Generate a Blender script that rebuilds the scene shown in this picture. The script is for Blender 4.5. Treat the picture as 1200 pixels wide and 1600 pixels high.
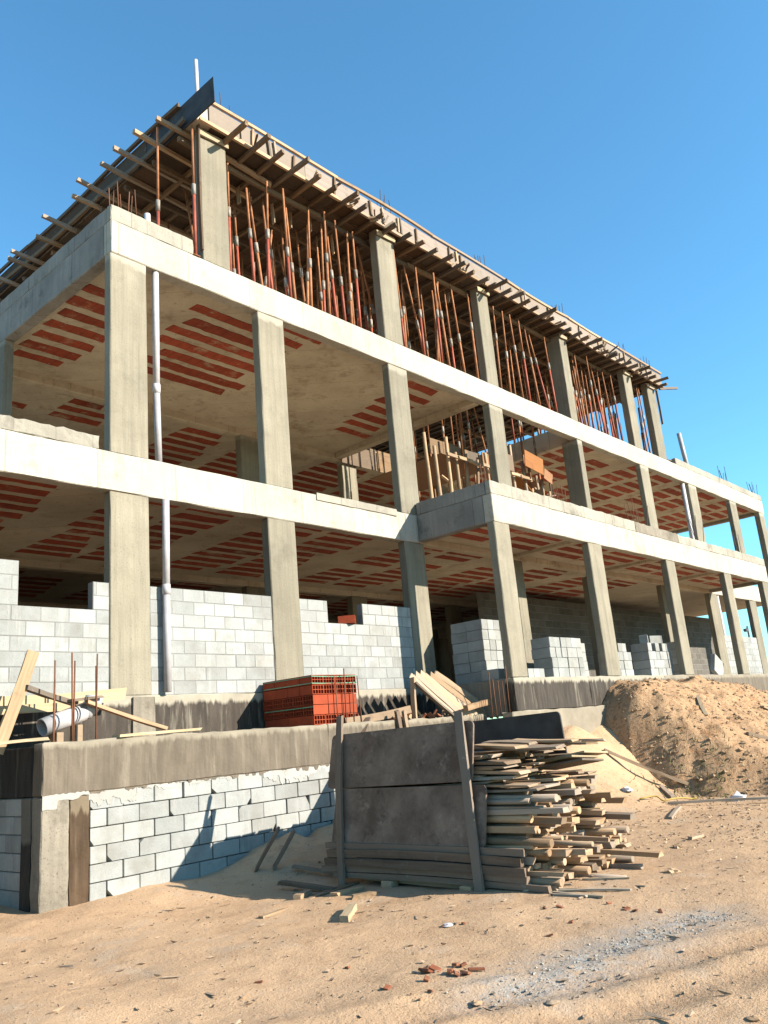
import bpy, bmesh, math, random
import numpy as np
from mathutils import Matrix, Vector, Euler
random.seed(7)
rnd = random.uniform
SC = bpy.context.scene
COL = SC.collection
for o in list(bpy.data.objects): bpy.data.objects.remove(o)

# ---------------------------------------------------------------- camera
CAM_POS = Vector((-5.60052, -9.65932, -0.77095))
RIGHT = Vector((0.67092, -0.73668, -0.08461)); DOWN = Vector((0.13753, 0.23574, -0.96204)); FWD = Vector((0.72866, 0.63382, 0.25948))
cd = bpy.data.cameras.new('camera'); cam = bpy.data.objects.new('camera', cd); COL.objects.link(cam)
cd.sensor_fit = 'VERTICAL'; cd.sensor_height = 36.0; cd.sensor_width = 27.0
cd.lens = 1298.1 / 1600 * 36.0
cd.clip_start = 0.05; cd.clip_end = 3000
m = Matrix.Identity(4)
for i in range(3):
    m[i][0] = RIGHT[i]; m[i][1] = -DOWN[i]; m[i][2] = -FWD[i]; m[i][3] = CAM_POS[i]
cam.matrix_world = m
SC.camera = cam
SC.render.resolution_x = 768; SC.render.resolution_y = 1024

# ---------------------------------------------------------------- sky, sun, exposure
TO_SUN = Vector((0.77, -1.75, 0.86)).normalized()
SUN_EL = math.asin(TO_SUN.z)
w = bpy.data.worlds.new('World'); SC.world = w; w.use_nodes = True
nt = w.node_tree; nt.nodes.clear()
sky = nt.nodes.new('ShaderNodeTexSky'); sky.sky_type = 'NISHITA'; sky.sun_disc = False
sky.sun_elevation = SUN_EL; sky.sun_rotation = math.atan2(TO_SUN.x, TO_SUN.y)
sky.air_density = 1.1; sky.dust_density = 0.2; sky.ozone_density = 2.2; sky.altitude = 300
bg = nt.nodes.new('ShaderNodeBackground'); bg.inputs[1].default_value = 0.089
tint = nt.nodes.new('ShaderNodeMix'); tint.data_type = 'RGBA'; tint.blend_type = 'MULTIPLY'; tint.inputs[0].default_value = 1.0
tint.inputs[7].default_value = (0.60, 1.07, 1.18, 1)   # deep clear-air blue, the same over the whole sky
wo = nt.nodes.new('ShaderNodeOutputWorld')
nt.links.new(sky.outputs[0], tint.inputs[6]); nt.links.new(tint.outputs[2], bg.inputs[0]); nt.links.new(bg.outputs[0], wo.inputs[0])
sl = bpy.data.lights.new('sun', 'SUN'); sl.energy = 5.0; sl.angle = math.radians(0.5); sl.color = (1.0, 0.90, 0.76)
sun = bpy.data.objects.new('sun', sl); COL.objects.link(sun)
sun.rotation_euler = TO_SUN.to_track_quat('Z', 'Y').to_euler(); sun.location = (10, -20, 20)
SC.view_settings.view_transform = 'Standard'; SC.view_settings.look = 'None'
SC.view_settings.exposure = 1.53; SC.view_settings.gamma = 1.0; SC.view_settings.use_curve_mapping = False

# ---------------------------------------------------------------- materials
class NB:
    def __init__(s, name):
        s.m = bpy.data.materials.new(name); s.m.use_nodes = True
        s.t = s.m.node_tree; s.t.nodes.clear()
        s.o = s.n('ShaderNodeOutputMaterial'); s.b = s.n('ShaderNodeBsdfPrincipled')
        s.l(s.b.outputs[0], s.o.inputs[0]); s.b.inputs['Roughness'].default_value = 0.9
        s.b.inputs['Specular IOR Level'].default_value = 0.25
        tc = s.n('ShaderNodeTexCoord'); oi = s.n('ShaderNodeObjectInfo'); s.oi = oi
        mu = s.n('ShaderNodeMath'); mu.operation = 'MULTIPLY'; mu.inputs[1].default_value = 61.0
        s.l(oi.outputs['Random'], mu.inputs[0])
        ad = s.n('ShaderNodeVectorMath'); ad.operation = 'ADD'
        s.l(tc.outputs['Object'], ad.inputs[0]); s.l(mu.outputs[0], ad.inputs[1])
        s.raw = tc.outputs['Object']; s.co = ad.outputs[0]
    def n(s, t): return s.t.nodes.new(t)
    def l(s, a, b): s.t.links.new(a, b)
    def scaled(s, v, raw=False):
        x = s.n('ShaderNodeVectorMath'); x.operation = 'MULTIPLY'; x.inputs[1].default_value = v
        s.l(s.raw if raw else s.co, x.inputs[0]); return x.outputs[0]
    def noise(s, sc, det=4, vec=None, rough=0.55, dist=0):
        x = s.n('ShaderNodeTexNoise'); x.inputs['Scale'].default_value = sc; x.inputs['Detail'].default_value = det
        x.inputs['Roughness'].default_value = rough; x.inputs['Distortion'].default_value = dist
        s.l(vec if vec is not None else s.co, x.inputs['Vector']); return x.outputs[0]
    def ramp(s, f, *stops):
        x = s.n('ShaderNodeValToRGB'); e = x.color_ramp.elements
        while len(e) < len(stops): e.new(0.5)
        for i, (p, c) in enumerate(stops):
            e[i].position = p; e[i].color = (c, c, c, 1) if not hasattr(c, '__len__') else (*c, 1)
        s.l(f, x.inputs[0]); return x.outputs[0]
    def mix(s, f, a, b, mode='MIX'):
        x = s.n('ShaderNodeMix'); x.data_type = 'RGBA'; x.blend_type = mode
        for k, v in ((0, f), (6, a), (7, b)):
            if hasattr(v, 'is_output') or hasattr(v, 'links'): s.l(v, x.inputs[k])
            elif k == 0: x.inputs[0].default_value = v
            else: x.inputs[k].default_value = (*v, 1)
        return x.outputs[2]
    def math(s, op, a, b=None):
        x = s.n('ShaderNodeMath'); x.operation = op
        for k, v in ((0, a), (1, b)):
            if v is None: continue
            if hasattr(v, 'links'): s.l(v, x.inputs[k])
            else: x.inputs[k].default_value = v
        return x.outputs[0]
    def z(s, i=2):
        x = s.n('ShaderNodeSeparateXYZ'); s.l(s.raw, x.inputs[0]); return x.outputs[i]
    def bump(s, h, st=0.4, d=0.01):
        x = s.n('ShaderNodeBump'); x.inputs['Strength'].default_value = st; x.inputs['Distance'].default_value = d
        s.l(h, x.inputs['Height']); s.l(x.outputs[0], s.b.inputs['Normal'])
    def col(s, c, f=0.63):
        x = s.n('ShaderNodeVectorMath'); x.operation = 'SCALE'; x.inputs['Scale'].default_value = f
        if hasattr(c, 'links'): s.l(c, x.inputs[0])
        else: x.inputs[0].default_value = c
        s.l(x.outputs[0], s.b.inputs['Base Color']); return s
    def rnd_tint(s, c, lo=0.8, hi=1.15):
        v = s.n('ShaderNodeMapRange'); v.inputs[3].default_value = lo; v.inputs[4].default_value = hi
        s.l(s.oi.outputs['Random'], v.inputs[0])
        x = s.n('ShaderNodeVectorMath'); x.operation = 'SCALE'
        if hasattr(c, 'links'): s.l(c, x.inputs[0])
        else: x.inputs[0].default_value = c
        s.l(v.outputs[0], x.inputs['Scale']); return x.outputs[0]

def concrete(name, a, b, streak=0.5, dirt=(0.16, 0.14, 0.11), dirtamt=0.55, joint=0.0, tint=0.0, f=0.63, band=0.0):
    k = NB(name)
    base = k.mix(k.ramp(k.noise(1.1, 6, rough=0.62), (0.34, 0.0), (0.66, 1.0)), a, b)
    st = k.ramp(k.noise(1.0, 5, k.scaled((13, 13, 0.5)), 0.65), (0.42, 0.0), (0.72, 1.0))
    c = k.mix(k.math('MULTIPLY', st, streak), base, tuple(x * 0.6 for x in a))
    d = k.ramp(k.noise(1.9, 9, rough=0.72), (0.54, 0.0), (0.72, 1.0))
    c = k.mix(k.math('MULTIPLY', d, dirtamt), c, dirt)
    dr = k.math('MULTIPLY', k.ramp(k.noise(1.0, 5, k.scaled((7, 7, 0.35)), 0.7), (0.60, 0.0), (0.68, 1.0)), dirtamt)
    c = k.mix(dr, c, tuple(x * 1.25 for x in dirt))
    c = k.mix(k.ramp(k.noise(45, 3), (0.60, 0.0), (0.70, 0.55)), c, dirt)
    if joint:
        sx = k.n('ShaderNodeSeparateXYZ'); k.l(k.raw, sx.inputs[0])
        t = k.math('ADD', sx.outputs[0], sx.outputs[1])
        fr = k.math('ABSOLUTE', k.math('SUBTRACT', k.math('FRACT', k.math('MULTIPLY', t, 1 / joint)), 0.5))
        m_ = k.n('ShaderNodeMapRange'); m_.inputs[1].default_value = 0.010; m_.inputs[2].default_value = 0.003; k.l(fr, m_.inputs[0])
        c = k.mix(k.math('MULTIPLY', m_.outputs[0], 0.6), c, dirt)
        pn = k.n('ShaderNodeTexWhiteNoise'); pn.noise_dimensions = '1D'; k.l(k.math('FLOOR', k.math('ADD', k.math('MULTIPLY', t, 1 / joint), 0.5)), pn.inputs['W'])
        c = k.mix(k.math('MULTIPLY', pn.outputs[0], 0.30), c, tuple(x * 0.62 for x in b))
    if band:   # pale grout left by the later pour at the head of each column
        z = k.z(); zz = k.math('ADD', z, k.math('MULTIPLY', k.noise(5, 5), 0.25))
        m_ = k.n('ShaderNodeMapRange'); m_.inputs[1].default_value = band; m_.inputs[2].default_value = band + 0.06; k.l(zz, m_.inputs[0])
        c = k.mix(k.math('MULTIPLY', m_.outputs[0], 0.55), c, (0.48, 0.45, 0.37))
    if tint: c = k.rnd_tint(c, 1 - tint, 1 + tint)
    k.col(c, f); k.bump(k.math('ADD', k.noise(38, 6), k.math('MULTIPLY', k.noise(5, 4), 1.2)), 0.45, 0.010); return k.m

M = {}
M['beam'] = concrete('cast_concrete_pale', (0.60, 0.565, 0.48), (0.49, 0.455, 0.38), 0.4, (0.22, 0.195, 0.15), 0.6, 1.22)
M['col'] = concrete('cast_concrete_column', (0.325, 0.295, 0.225), (0.245, 0.22, 0.165), 0.75, (0.14, 0.125, 0.095), 0.5, 0, 0.12, 0.63, 1.52)
M['kerb'] = concrete('kerb_concrete', (0.48, 0.455, 0.385), (0.34, 0.315, 0.26), 0.5, (0.15, 0.135, 0.11), 0.8, 0.9)
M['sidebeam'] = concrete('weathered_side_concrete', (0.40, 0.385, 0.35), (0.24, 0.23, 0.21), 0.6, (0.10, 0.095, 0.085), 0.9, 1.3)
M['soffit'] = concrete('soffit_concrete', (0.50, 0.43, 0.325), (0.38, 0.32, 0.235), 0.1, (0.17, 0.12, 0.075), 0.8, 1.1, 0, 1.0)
M['floor'] = concrete('slab_floor', (0.46, 0.40, 0.315), (0.36, 0.31, 0.24), 0.1, f=1.0)
M['rough'] = concrete('rough_concrete', (0.31, 0.275, 0.22), (0.21, 0.185, 0.145), 0.7, (0.08, 0.066, 0.05), 0.8)
M['mortar'] = concrete('mortar', (0.30, 0.305, 0.295), (0.21, 0.21, 0.20), 0.1)
M['darkgap'] = concrete('open_joint_core', (0.10, 0.095, 0.085), (0.07, 0.065, 0.06), 0.1)
M['smear'] = concrete('mortar_smear', (0.47, 0.465, 0.44), (0.38, 0.37, 0.34), 0.2, (0.2, 0.18, 0.15), 0.5)

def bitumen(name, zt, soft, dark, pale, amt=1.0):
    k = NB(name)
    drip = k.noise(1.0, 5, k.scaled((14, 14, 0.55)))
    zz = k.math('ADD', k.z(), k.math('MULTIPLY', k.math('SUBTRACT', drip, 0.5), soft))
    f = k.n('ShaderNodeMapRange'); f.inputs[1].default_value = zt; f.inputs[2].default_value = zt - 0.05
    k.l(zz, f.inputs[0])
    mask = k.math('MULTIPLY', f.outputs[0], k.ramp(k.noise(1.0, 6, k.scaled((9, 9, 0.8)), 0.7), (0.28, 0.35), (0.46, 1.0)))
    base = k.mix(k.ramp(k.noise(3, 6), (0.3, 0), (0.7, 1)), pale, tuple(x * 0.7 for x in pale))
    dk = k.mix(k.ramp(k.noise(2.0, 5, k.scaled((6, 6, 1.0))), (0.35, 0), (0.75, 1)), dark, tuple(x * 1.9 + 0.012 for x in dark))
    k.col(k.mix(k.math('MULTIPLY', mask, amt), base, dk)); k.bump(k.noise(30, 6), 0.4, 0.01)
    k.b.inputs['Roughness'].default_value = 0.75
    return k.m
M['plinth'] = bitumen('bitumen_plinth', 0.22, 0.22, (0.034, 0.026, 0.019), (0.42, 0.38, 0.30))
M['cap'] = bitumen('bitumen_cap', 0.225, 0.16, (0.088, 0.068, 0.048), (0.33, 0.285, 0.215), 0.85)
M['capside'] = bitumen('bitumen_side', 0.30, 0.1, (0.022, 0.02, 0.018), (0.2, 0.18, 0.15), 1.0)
M['stain'] = bitumen('brown_stain', 0.55, 0.3, (0.05, 0.028, 0.012), (0.22, 0.17, 0.11), 1.0)

k = NB('concrete_block')
c = k.mix(k.ramp(k.noise(4, 5), (0.3, 0), (0.7, 1)), (0.415, 0.43, 0.42), (0.345, 0.36, 0.35))
c = k.mix(k.ramp(k.noise(70, 3), (0.6, 0), (0.7, 0.5)), c, (0.17, 0.17, 0.16))
c = k.mix(k.ramp(k.noise(2.0, 5), (0.55, 0), (0.75, 0.6)), c, (0.25, 0.245, 0.215))
gp = k.n('ShaderNodeNewGeometry').outputs['Position']
c = k.mix(k.ramp(k.noise(1.3, 7, gp, 0.7), (0.45, 0), (0.72, 0.55)), c, (0.27, 0.25, 0.21))
gs = k.n('ShaderNodeVectorMath'); gs.operation = 'MULTIPLY'; gs.inputs[1].default_value = (12, 12, 1.2); k.l(gp, gs.inputs[0])
c = k.mix(k.ramp(k.noise(1.0, 5, gs.outputs[0], 0.7), (0.56, 0), (0.72, 0.5)), c, (0.55, 0.545, 0.51))
k.col(k.rnd_tint(c, 0.84, 1.12), 0.60); k.bump(k.math('ADD', k.noise(90, 4), k.math('MULTIPLY', k.noise(16, 5), 1.5)), 0.6, 0.006); M['block'] = k.m
k = NB('shaded_block'); c = k.mix(k.ramp(k.noise(4, 5), (0.3, 0), (0.7, 1)), (0.17, 0.155, 0.135), (0.12, 0.108, 0.094)); k.col(k.rnd_tint(c, 0.8, 1.15)); k.bump(k.noise(90, 4), 0.5, 0.006); M['shadedblock'] = k.m  # grey block with the interior shade put into its colour
k = NB('clay_infill')
c = k.mix(k.ramp(k.noise(5, 6), (0.3, 0), (0.7, 1)), (0.31, 0.062, 0.030), (0.21, 0.042, 0.021))
c = k.mix(k.ramp(k.noise(9, 6, rough=0.7), (0.64, 0), (0.7, 1)), c, (0.30, 0.22, 0.15))
sx = k.n('ShaderNodeSeparateXYZ'); k.l(k.raw, sx.inputs[0])
fr = k.math('ABSOLUTE', k.math('SUBTRACT', k.math('FRACT', k.math('MULTIPLY', sx.outputs[0], 5.1)), 0.5)); m_ = k.n('ShaderNodeMapRange'); m_.inputs[1].default_value = 0.05; m_.inputs[2].default_value = 0.02; k.l(fr, m_.inputs[0])
c = k.mix(k.math('MULTIPLY', m_.outputs[0], 0.6), c, (0.09, 0.03, 0.02))
c = k.mix(k.ramp(k.noise(2.2, 6, rough=0.7), (0.56, 0), (0.68, 0.75)), c, (0.34, 0.25, 0.17))
k.col(k.rnd_tint(c, 0.75, 1.15), 1.0); k.bump(k.noise(1, 3, k.scaled((5, 60, 1))), 0.6, 0.010); M['clay'] = k.m
k = NB('hollow_clay_brick')
c = k.mix(k.ramp(k.noise(8, 5), (0.3, 0), (0.7, 1)), (0.40, 0.07, 0.026), (0.31, 0.055, 0.021))
k.col(k.rnd_tint(c, 0.85, 1.12)); k.bump(k.noise(60, 4), 0.3, 0.003); M['brick'] = k.m

def wood(name, a, b, g=(0.12, 0.08, 0.05), lo=0.7, hi=1.2, ax=0):
    k = NB(name); v = [28, 28, 28]; v[ax] = 1.3
    gr = k.noise(1.0, 6, k.scaled(tuple(v)), 0.6, 0.4)
    c = k.mix(k.ramp(gr, (0.32, 0), (0.68, 1)), a, b)
    c = k.mix(k.ramp(k.noise(3.5, 6, rough=0.7), (0.55, 0), (0.8, 0.75)), c, g)
    av = sum(a) / 3; h2 = k.math('FRACT', k.math('MULTIPLY', k.oi.outputs['Random'], 7.31))
    c = k.mix(k.ramp(h2, (0.25, 0), (0.9, 0.9)), c, (av * 0.95, av * 0.78, av * 0.62))
    c = k.mix(k.ramp(k.noise(11, 6, rough=0.75), (0.6, 0), (0.72, 0.6)), c, (0.42, 0.38, 0.33))
    k.col(k.rnd_tint(c, lo, hi)); k.bump(gr, 0.5, 0.004); return k.m
M['wood'] = wood('sawn_timber', (0.57, 0.395, 0.24), (0.40, 0.265, 0.155))
M['oldwood'] = wood('weathered_timber', (0.55, 0.365, 0.215), (0.37, 0.235, 0.135), (0.10, 0.062, 0.036), 0.5, 1.3)
M['greywood'] = wood('grey_timber', (0.31, 0.22, 0.158), (0.20, 0.14, 0.10), (0.075, 0.053, 0.039), 0.7, 1.2)
M['yellow'] = wood('new_pine', (0.54, 0.43, 0.275), (0.43, 0.33, 0.20), (0.22, 0.16, 0.095), 0.9, 1.1)
M['form'] = wood('formwork_timber', (0.25, 0.165, 0.095), (0.165, 0.105, 0.06), (0.07, 0.042, 0.022), 0.7, 1.25)
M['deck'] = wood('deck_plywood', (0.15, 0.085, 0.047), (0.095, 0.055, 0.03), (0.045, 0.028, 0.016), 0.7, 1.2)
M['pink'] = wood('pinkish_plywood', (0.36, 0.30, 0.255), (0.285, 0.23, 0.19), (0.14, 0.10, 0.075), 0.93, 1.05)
M['orange'] = wood('orange_plywood', (0.42, 0.175, 0.055), (0.33, 0.13, 0.04), (0.17, 0.065, 0.025), 0.8, 1.1)
k = NB('dark_film_plywood')
c = k.mix(k.ramp(k.noise(2.2, 7, rough=0.68), (0.38, 0), (0.72, 1)), (0.13, 0.088, 0.064), (0.32, 0.235, 0.18))
c = k.mix(k.ramp(k.noise(1, 6, k.scaled((3, 14, 3)), 0.75), (0.55, 0), (0.72, 0.75)), c, (0.44, 0.345, 0.27))
c = k.mix(k.ramp(k.noise(5, 8, rough=0.75), (0.56, 0), (0.7, 0.7)), c, (0.03, 0.022, 0.018))
k.col(c); k.b.inputs['Roughness'].default_value = 0.7; k.bump(k.noise(14, 6), 0.2, 0.004); M['darkply'] = k.m
k = NB('black_plywood'); c = k.mix(k.ramp(k.noise(3, 6), (0.35, 0), (0.7, 1)), (0.03, 0.03, 0.03), (0.085, 0.08, 0.078))
k.col(c); k.b.inputs['Roughness'].default_value = 0.6; M['blackply'] = k.m
def metal(name, a, b, rough=0.6, met=0.0):
    k = NB(name); k.col(k.rnd_tint(k.mix(k.ramp(k.noise(7, 6, rough=0.7), (0.4, 0), (0.65, 1)), a, b), 0.75, 1.15))
    k.b.inputs['Roughness'].default_value = rough; k.b.inputs['Metallic'].default_value = met; return k.m
M['red'] = metal('red_oxide_paint', (0.44, 0.10, 0.055), (0.29, 0.07, 0.04), 0.6)
M['rust'] = metal('rusty_steel', (0.46, 0.20, 0.09), (0.30, 0.115, 0.05), 0.8)
M['galv'] = metal('galvanised_collar', (0.40, 0.36, 0.31), (0.26, 0.20, 0.15), 0.6, 0.1)
M['rebar'] = metal('rusty_rebar', (0.20, 0.085, 0.045), (0.12, 0.055, 0.03), 0.85)
M['steel'] = metal('dark_rebar', (0.10, 0.09, 0.10), (0.07, 0.06, 0.07), 0.7)
M['pvc'] = metal('white_pvc', (0.62, 0.60, 0.61), (0.52, 0.50, 0.51), 0.35)
M['strap'] = metal('green_strap', (0.16, 0.36, 0.22), (0.12, 0.28, 0.17), 0.4)
M['bag'] = metal('white_plastic', (0.75, 0.75, 0.78), (0.6, 0.6, 0.65), 0.3)
M['hosey'] = metal('yellow_hose', (0.55, 0.38, 0.08), (0.5, 0.33, 0.08), 0.6)
M['weed'] = metal('dry_weed', (0.16, 0.17, 0.06), (0.25, 0.22, 0.09), 0.9)
M['hole'] = metal('black_void', (0.02, 0.018, 0.016), (0.03, 0.025, 0.02), 0.9)

def soil(name, mound):
    k = NB(name); P = k.raw
    def ns(sc, det=5, r=0.6, vec=None): return k.noise(sc, det, vec if vec is not None else P, r)
    if mound:
        c = k.mix(k.ramp(ns(1.1), (0.3, 0), (0.7, 1)), (0.60, 0.385, 0.225), (0.48, 0.30, 0.17))
        c = k.mix(k.ramp(ns(7, 6, 0.7), (0.45, 0), (0.75, 0.8)), c, (0.57, 0.395, 0.245))
        c = k.mix(k.ramp(ns(0.7, 6, 0.7), (0.48, 0), (0.66, 0.8)), c, (0.44, 0.275, 0.16))
        c = k.mix(k.ramp(ns(2.6, 5, 0.7), (0.56, 0), (0.7, 0.6)), c, (0.50, 0.24, 0.11))
        c = k.mix(k.ramp(ns(19, 4, 0.7), (0.50, 0), (0.66, 0.8)), c, (0.24, 0.145, 0.08))
    else:
        c = k.mix(k.ramp(ns(0.55), (0.3, 0), (0.7, 1)), (0.66, 0.45, 0.28), (0.56, 0.375, 0.23))
        c = k.mix(k.ramp(ns(3.0, 6, 0.7), (0.5, 0), (0.78, 0.7)), c, (0.35, 0.215, 0.125))
        c = k.mix(k.ramp(ns(1.6, 6, 0.7), (0.54, 0), (0.68, 0.7)), c, (0.55, 0.43, 0.315))
        c = k.mix(k.ramp(ns(55, 3), (0.60, 0), (0.70, 0.85)), c, (0.23, 0.145, 0.09))
        c = k.mix(k.ramp(ns(40, 3, 0.6), (0.66, 0), (0.74, 0.6)), c, (0.62, 0.48, 0.33))
        # spilled grey cement and gravel, a streak with its own shape (A to B on the ground)
        A, B = Vector((-1.45, -6.55, 0)), Vector((0.75, -6.95, 0)); D = (B - A); L = D.length; D.normalize(); Nn = Vector((-D.y, D.x, 0))
        sep = k.n('ShaderNodeSeparateXYZ'); wob = k.n('ShaderNodeTexNoise'); wob.inputs['Scale'].default_value = 1.8; wob.inputs['Detail'].default_value = 6
        k.l(P, wob.inputs['Vector'])
        wv = k.n('ShaderNodeVectorMath'); wv.operation = 'MULTIPLY_ADD'; k.l(wob.outputs[1], wv.inputs[0]); wv.inputs[1].default_value = (0.35, 0.35, 0); k.l(P, wv.inputs[2])
        k.l(wv.outputs[0], sep.inputs[0]); X, Y = sep.outputs[0], sep.outputs[1]; off = 0.175
        u = k.math('ADD', k.math('MULTIPLY', k.math('SUBTRACT', X, A.x + off), D.x), k.math('MULTIPLY', k.math('SUBTRACT', Y, A.y + off), D.y))
        v = k.math('ADD', k.math('MULTIPLY', k.math('SUBTRACT', X, A.x + off), Nn.x), k.math('MULTIPLY', k.math('SUBTRACT', Y, A.y + off), Nn.y))
        du = k.math('MAXIMUM', k.math('SUBTRACT', k.math('ABSOLUTE', k.math('SUBTRACT', u, L / 2)), L / 2 - 0.1), 0.0)
        r = k.math('ADD', k.math('ABSOLUTE', v), du)
        g = k.n('ShaderNodeMapRange'); g.inputs[1].default_value = 0.55; g.inputs[2].default_value = 0.02; k.l(r, g.inputs[0])
        gm = k.math('MULTIPLY', g.outputs[0], k.ramp(ns(9, 6, 0.75), (0.32, 0.15), (0.6, 1.0)))
        c = k.mix(k.math('MULTIPLY', gm, 0.85), c, (0.37, 0.36, 0.34))
        gm2 = k.math('MULTIPLY', k.math('POWER', g.outputs[0], 3.0), k.ramp(ns(13, 5, 0.7), (0.5, 0), (0.62, 1)))
        c = k.mix(gm2, c, (0.52, 0.50, 0.46))
    k.col(c)
    h = k.math('ADD', k.math('MULTIPLY', ns(22, 8, 0.7), 0.7), k.math('MULTIPLY', ns(75, 4, 0.6), 0.35))
    k.bump(h, 0.7 if not mound else 0.8, 0.025 if not mound else 0.045); k.b.inputs['Roughness'].default_value = 1.0
    k.b.inputs['Specular IOR Level'].default_value = 0.05
    return k.m
M['sand'] = soil('sandy_ground', False)
M['mound'] = soil('mound_soil', True)
M['clod'] = metal('soil_clods', (0.58, 0.40, 0.245), (0.42, 0.275, 0.165), 1.0)
M['stone'] = metal('pebbles', (0.50, 0.37, 0.25), (0.34, 0.24, 0.16), 0.95)
M['shard'] = metal('dusty_clay_shard', (0.27, 0.085, 0.04), (0.35, 0.17, 0.10), 0.95)
M['gravel'] = metal('grey_gravel', (0.44, 0.40, 0.345), (0.29, 0.26, 0.22), 0.95)

# ---------------------------------------------------------------- object helpers
WM = {}
def link(o, Mw, parent=None):
    COL.objects.link(o); WM[o] = Mw
    if parent is not None:
        o.parent = parent; o.matrix_basis = WM[parent].inverted() @ Mw
    else: o.matrix_basis = Mw
    return o
def T(x, y, z): return Matrix.Translation((x, y, z))
def tag(o, label, cat, group=None):
    o['label'] = label; o['category'] = cat
    if group: o['group'] = group
    return o
def empty(name, loc, label=None, cat=None, group=None, rot=None):
    o = bpy.data.objects.new(name, None); o.empty_display_size = 0.2
    link(o, T(*loc) @ (rot.to_4x4() if rot else Matrix.Identity(4)))
    if label: tag(o, label, cat, group)
    return o
def mobj(name, me, Mw, parent=None, mat=None):
    o = bpy.data.objects.new(name, me)
    if mat is not None and not me.materials: me.materials.append(M[mat])
    return link(o, Mw, parent)
def struct(o, kind='structure'): o['kind'] = kind; return o
CACHE = {}
def bm_mesh(bm, name, mat=None):
    me = bpy.data.meshes.new(name); bm.to_mesh(me); bm.free()
    if mat: me.materials.append(M[mat])
    return me
def bbox_mesh(dx, dy, dz, mat, bev=0.004):
    key = (round(dx, 3), round(dy, 3), round(dz, 3), mat, bev)
    if key not in CACHE:
        bm = bmesh.new(); bmesh.ops.create_cube(bm, size=1.0)
        bmesh.ops.scale(bm, vec=(dx, dy, dz), verts=bm.verts)
        if bev: bmesh.ops.bevel(bm, geom=bm.edges[:], offset=min(bev, min(dx, dy, dz) * 0.3), segments=1, affect='EDGES')
        CACHE[key] = bm_mesh(bm, 'box', mat)
    return CACHE[key]
def box(name, x0, x1, y0, y1, z0, z1, mat, parent=None, bev=0.004):
    me = bbox_mesh(x1 - x0, y1 - y0, z1 - z0, mat, bev)
    return mobj(name, me, T((x0 + x1) / 2, (y0 + y1) / 2, (z0 + z1) / 2), parent)
def conc(name, x0, x1, y0, y1, z0, z1, mat, parent=None, amp=0.005, step=0.3, top_amp=0.0, bev=0.012):
    # a cast block with slightly wavy faces and worn edges, unique mesh, origin at its centre
    L = (x1 - x0, y1 - y0, z1 - z0)
    bm = bmesh.new(); bmesh.ops.create_cube(bm, size=1.0); bmesh.ops.scale(bm, vec=L, verts=bm.verts)
    bmesh.ops.bevel(bm, geom=bm.edges[:], offset=min(bev, min(L) * 0.2), segments=1, affect='EDGES')
    for ax in range(3):
        n = int(L[ax] / step)
        if n < 2: continue
        n = min(n, 90)
        for i in range(1, n):
            co = [0, 0, 0]; no = [0, 0, 0]; co[ax] = -L[ax] / 2 + L[ax] * i / n; no[ax] = 1
            bmesh.ops.bisect_plane(bm, geom=bm.verts[:] + bm.edges[:] + bm.faces[:], plane_co=co, plane_no=no)
    for v in bm.verts:
        v.co += Vector((rnd(-amp, amp), rnd(-amp, amp), rnd(-amp, amp)))
        if top_amp and v.co.z > L[2] / 2 - 0.03: v.co.z += rnd(-top_amp, top_amp * 0.4)
    return mobj(name, bm_mesh(bm, name, mat), T((x0 + x1) / 2, (y0 + y1) / 2, (z0 + z1) / 2), parent)
def aim(p, q, roll=0.0):
    # matrix whose local X runs from p to q, centred between them
    p, q = Vector(p), Vector(q); d = (q - p).normalized()
    up = Vector((0, 0, 1)) if abs(d.z) < 0.95 else Vector((0, 1, 0))
    yv = up.cross(d).normalized(); zv = d.cross(yv)
    R = Matrix((d, yv, zv)).transposed() @ Matrix.Rotation(roll, 3, 'X')
    return T(*((p + q) / 2)) @ R.to_4x4(), (q - p).length
def plank_mesh(L, W, H, mat, seed=0, warp=0.012):
    key = ('pl', round(L, 2), round(W, 3), round(H, 3), mat, seed)
    if key not in CACHE:
        r = random.Random(seed * 31 + int(L * 100)); n = 5
        bm = bmesh.new(); rings = []
        b1, b2 = r.uniform(-warp, warp) * L, r.uniform(-warp, warp) * L
        for i in range(n + 1):
            t = i / n; bow = math.sin(t * math.pi)
            ring = []
            for sy, sz in ((-1, -1), (1, -1), (1, 1), (-1, 1)):
                jit = 0.11
                ring.append(bm.verts.new((-L / 2 + L * t + (r.uniform(-0.02, 0.02) if i in (0, n) else 0),
                    sy * W / 2 * (1 + r.uniform(-jit, jit)) + bow * b1, sz * H / 2 * (1 + r.uniform(-jit, jit)) + bow * b2)))
            rings.append(ring)
        for i in range(n):
            for j in range(4):
                bm.faces.new((rings[i][j], rings[i][(j + 1) % 4], rings[i + 1][(j + 1) % 4], rings[i + 1][j]))
        bm.faces.new(rings[0][::-1]); bm.faces.new(rings[n])
        bmesh.ops.recalc_face_normals(bm, faces=bm.faces[:])
        CACHE[key] = bm_mesh(bm, 'plank', mat)
    return CACHE[key]
def plank(name, p, q, W, H, mat, parent=None, roll=0.0, seed=None):
    Mw, L = aim(p, q, roll)
    return mobj(name, plank_mesh(L, W, H, mat, random.randrange(9999) if seed is None else seed), Mw, parent)
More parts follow.
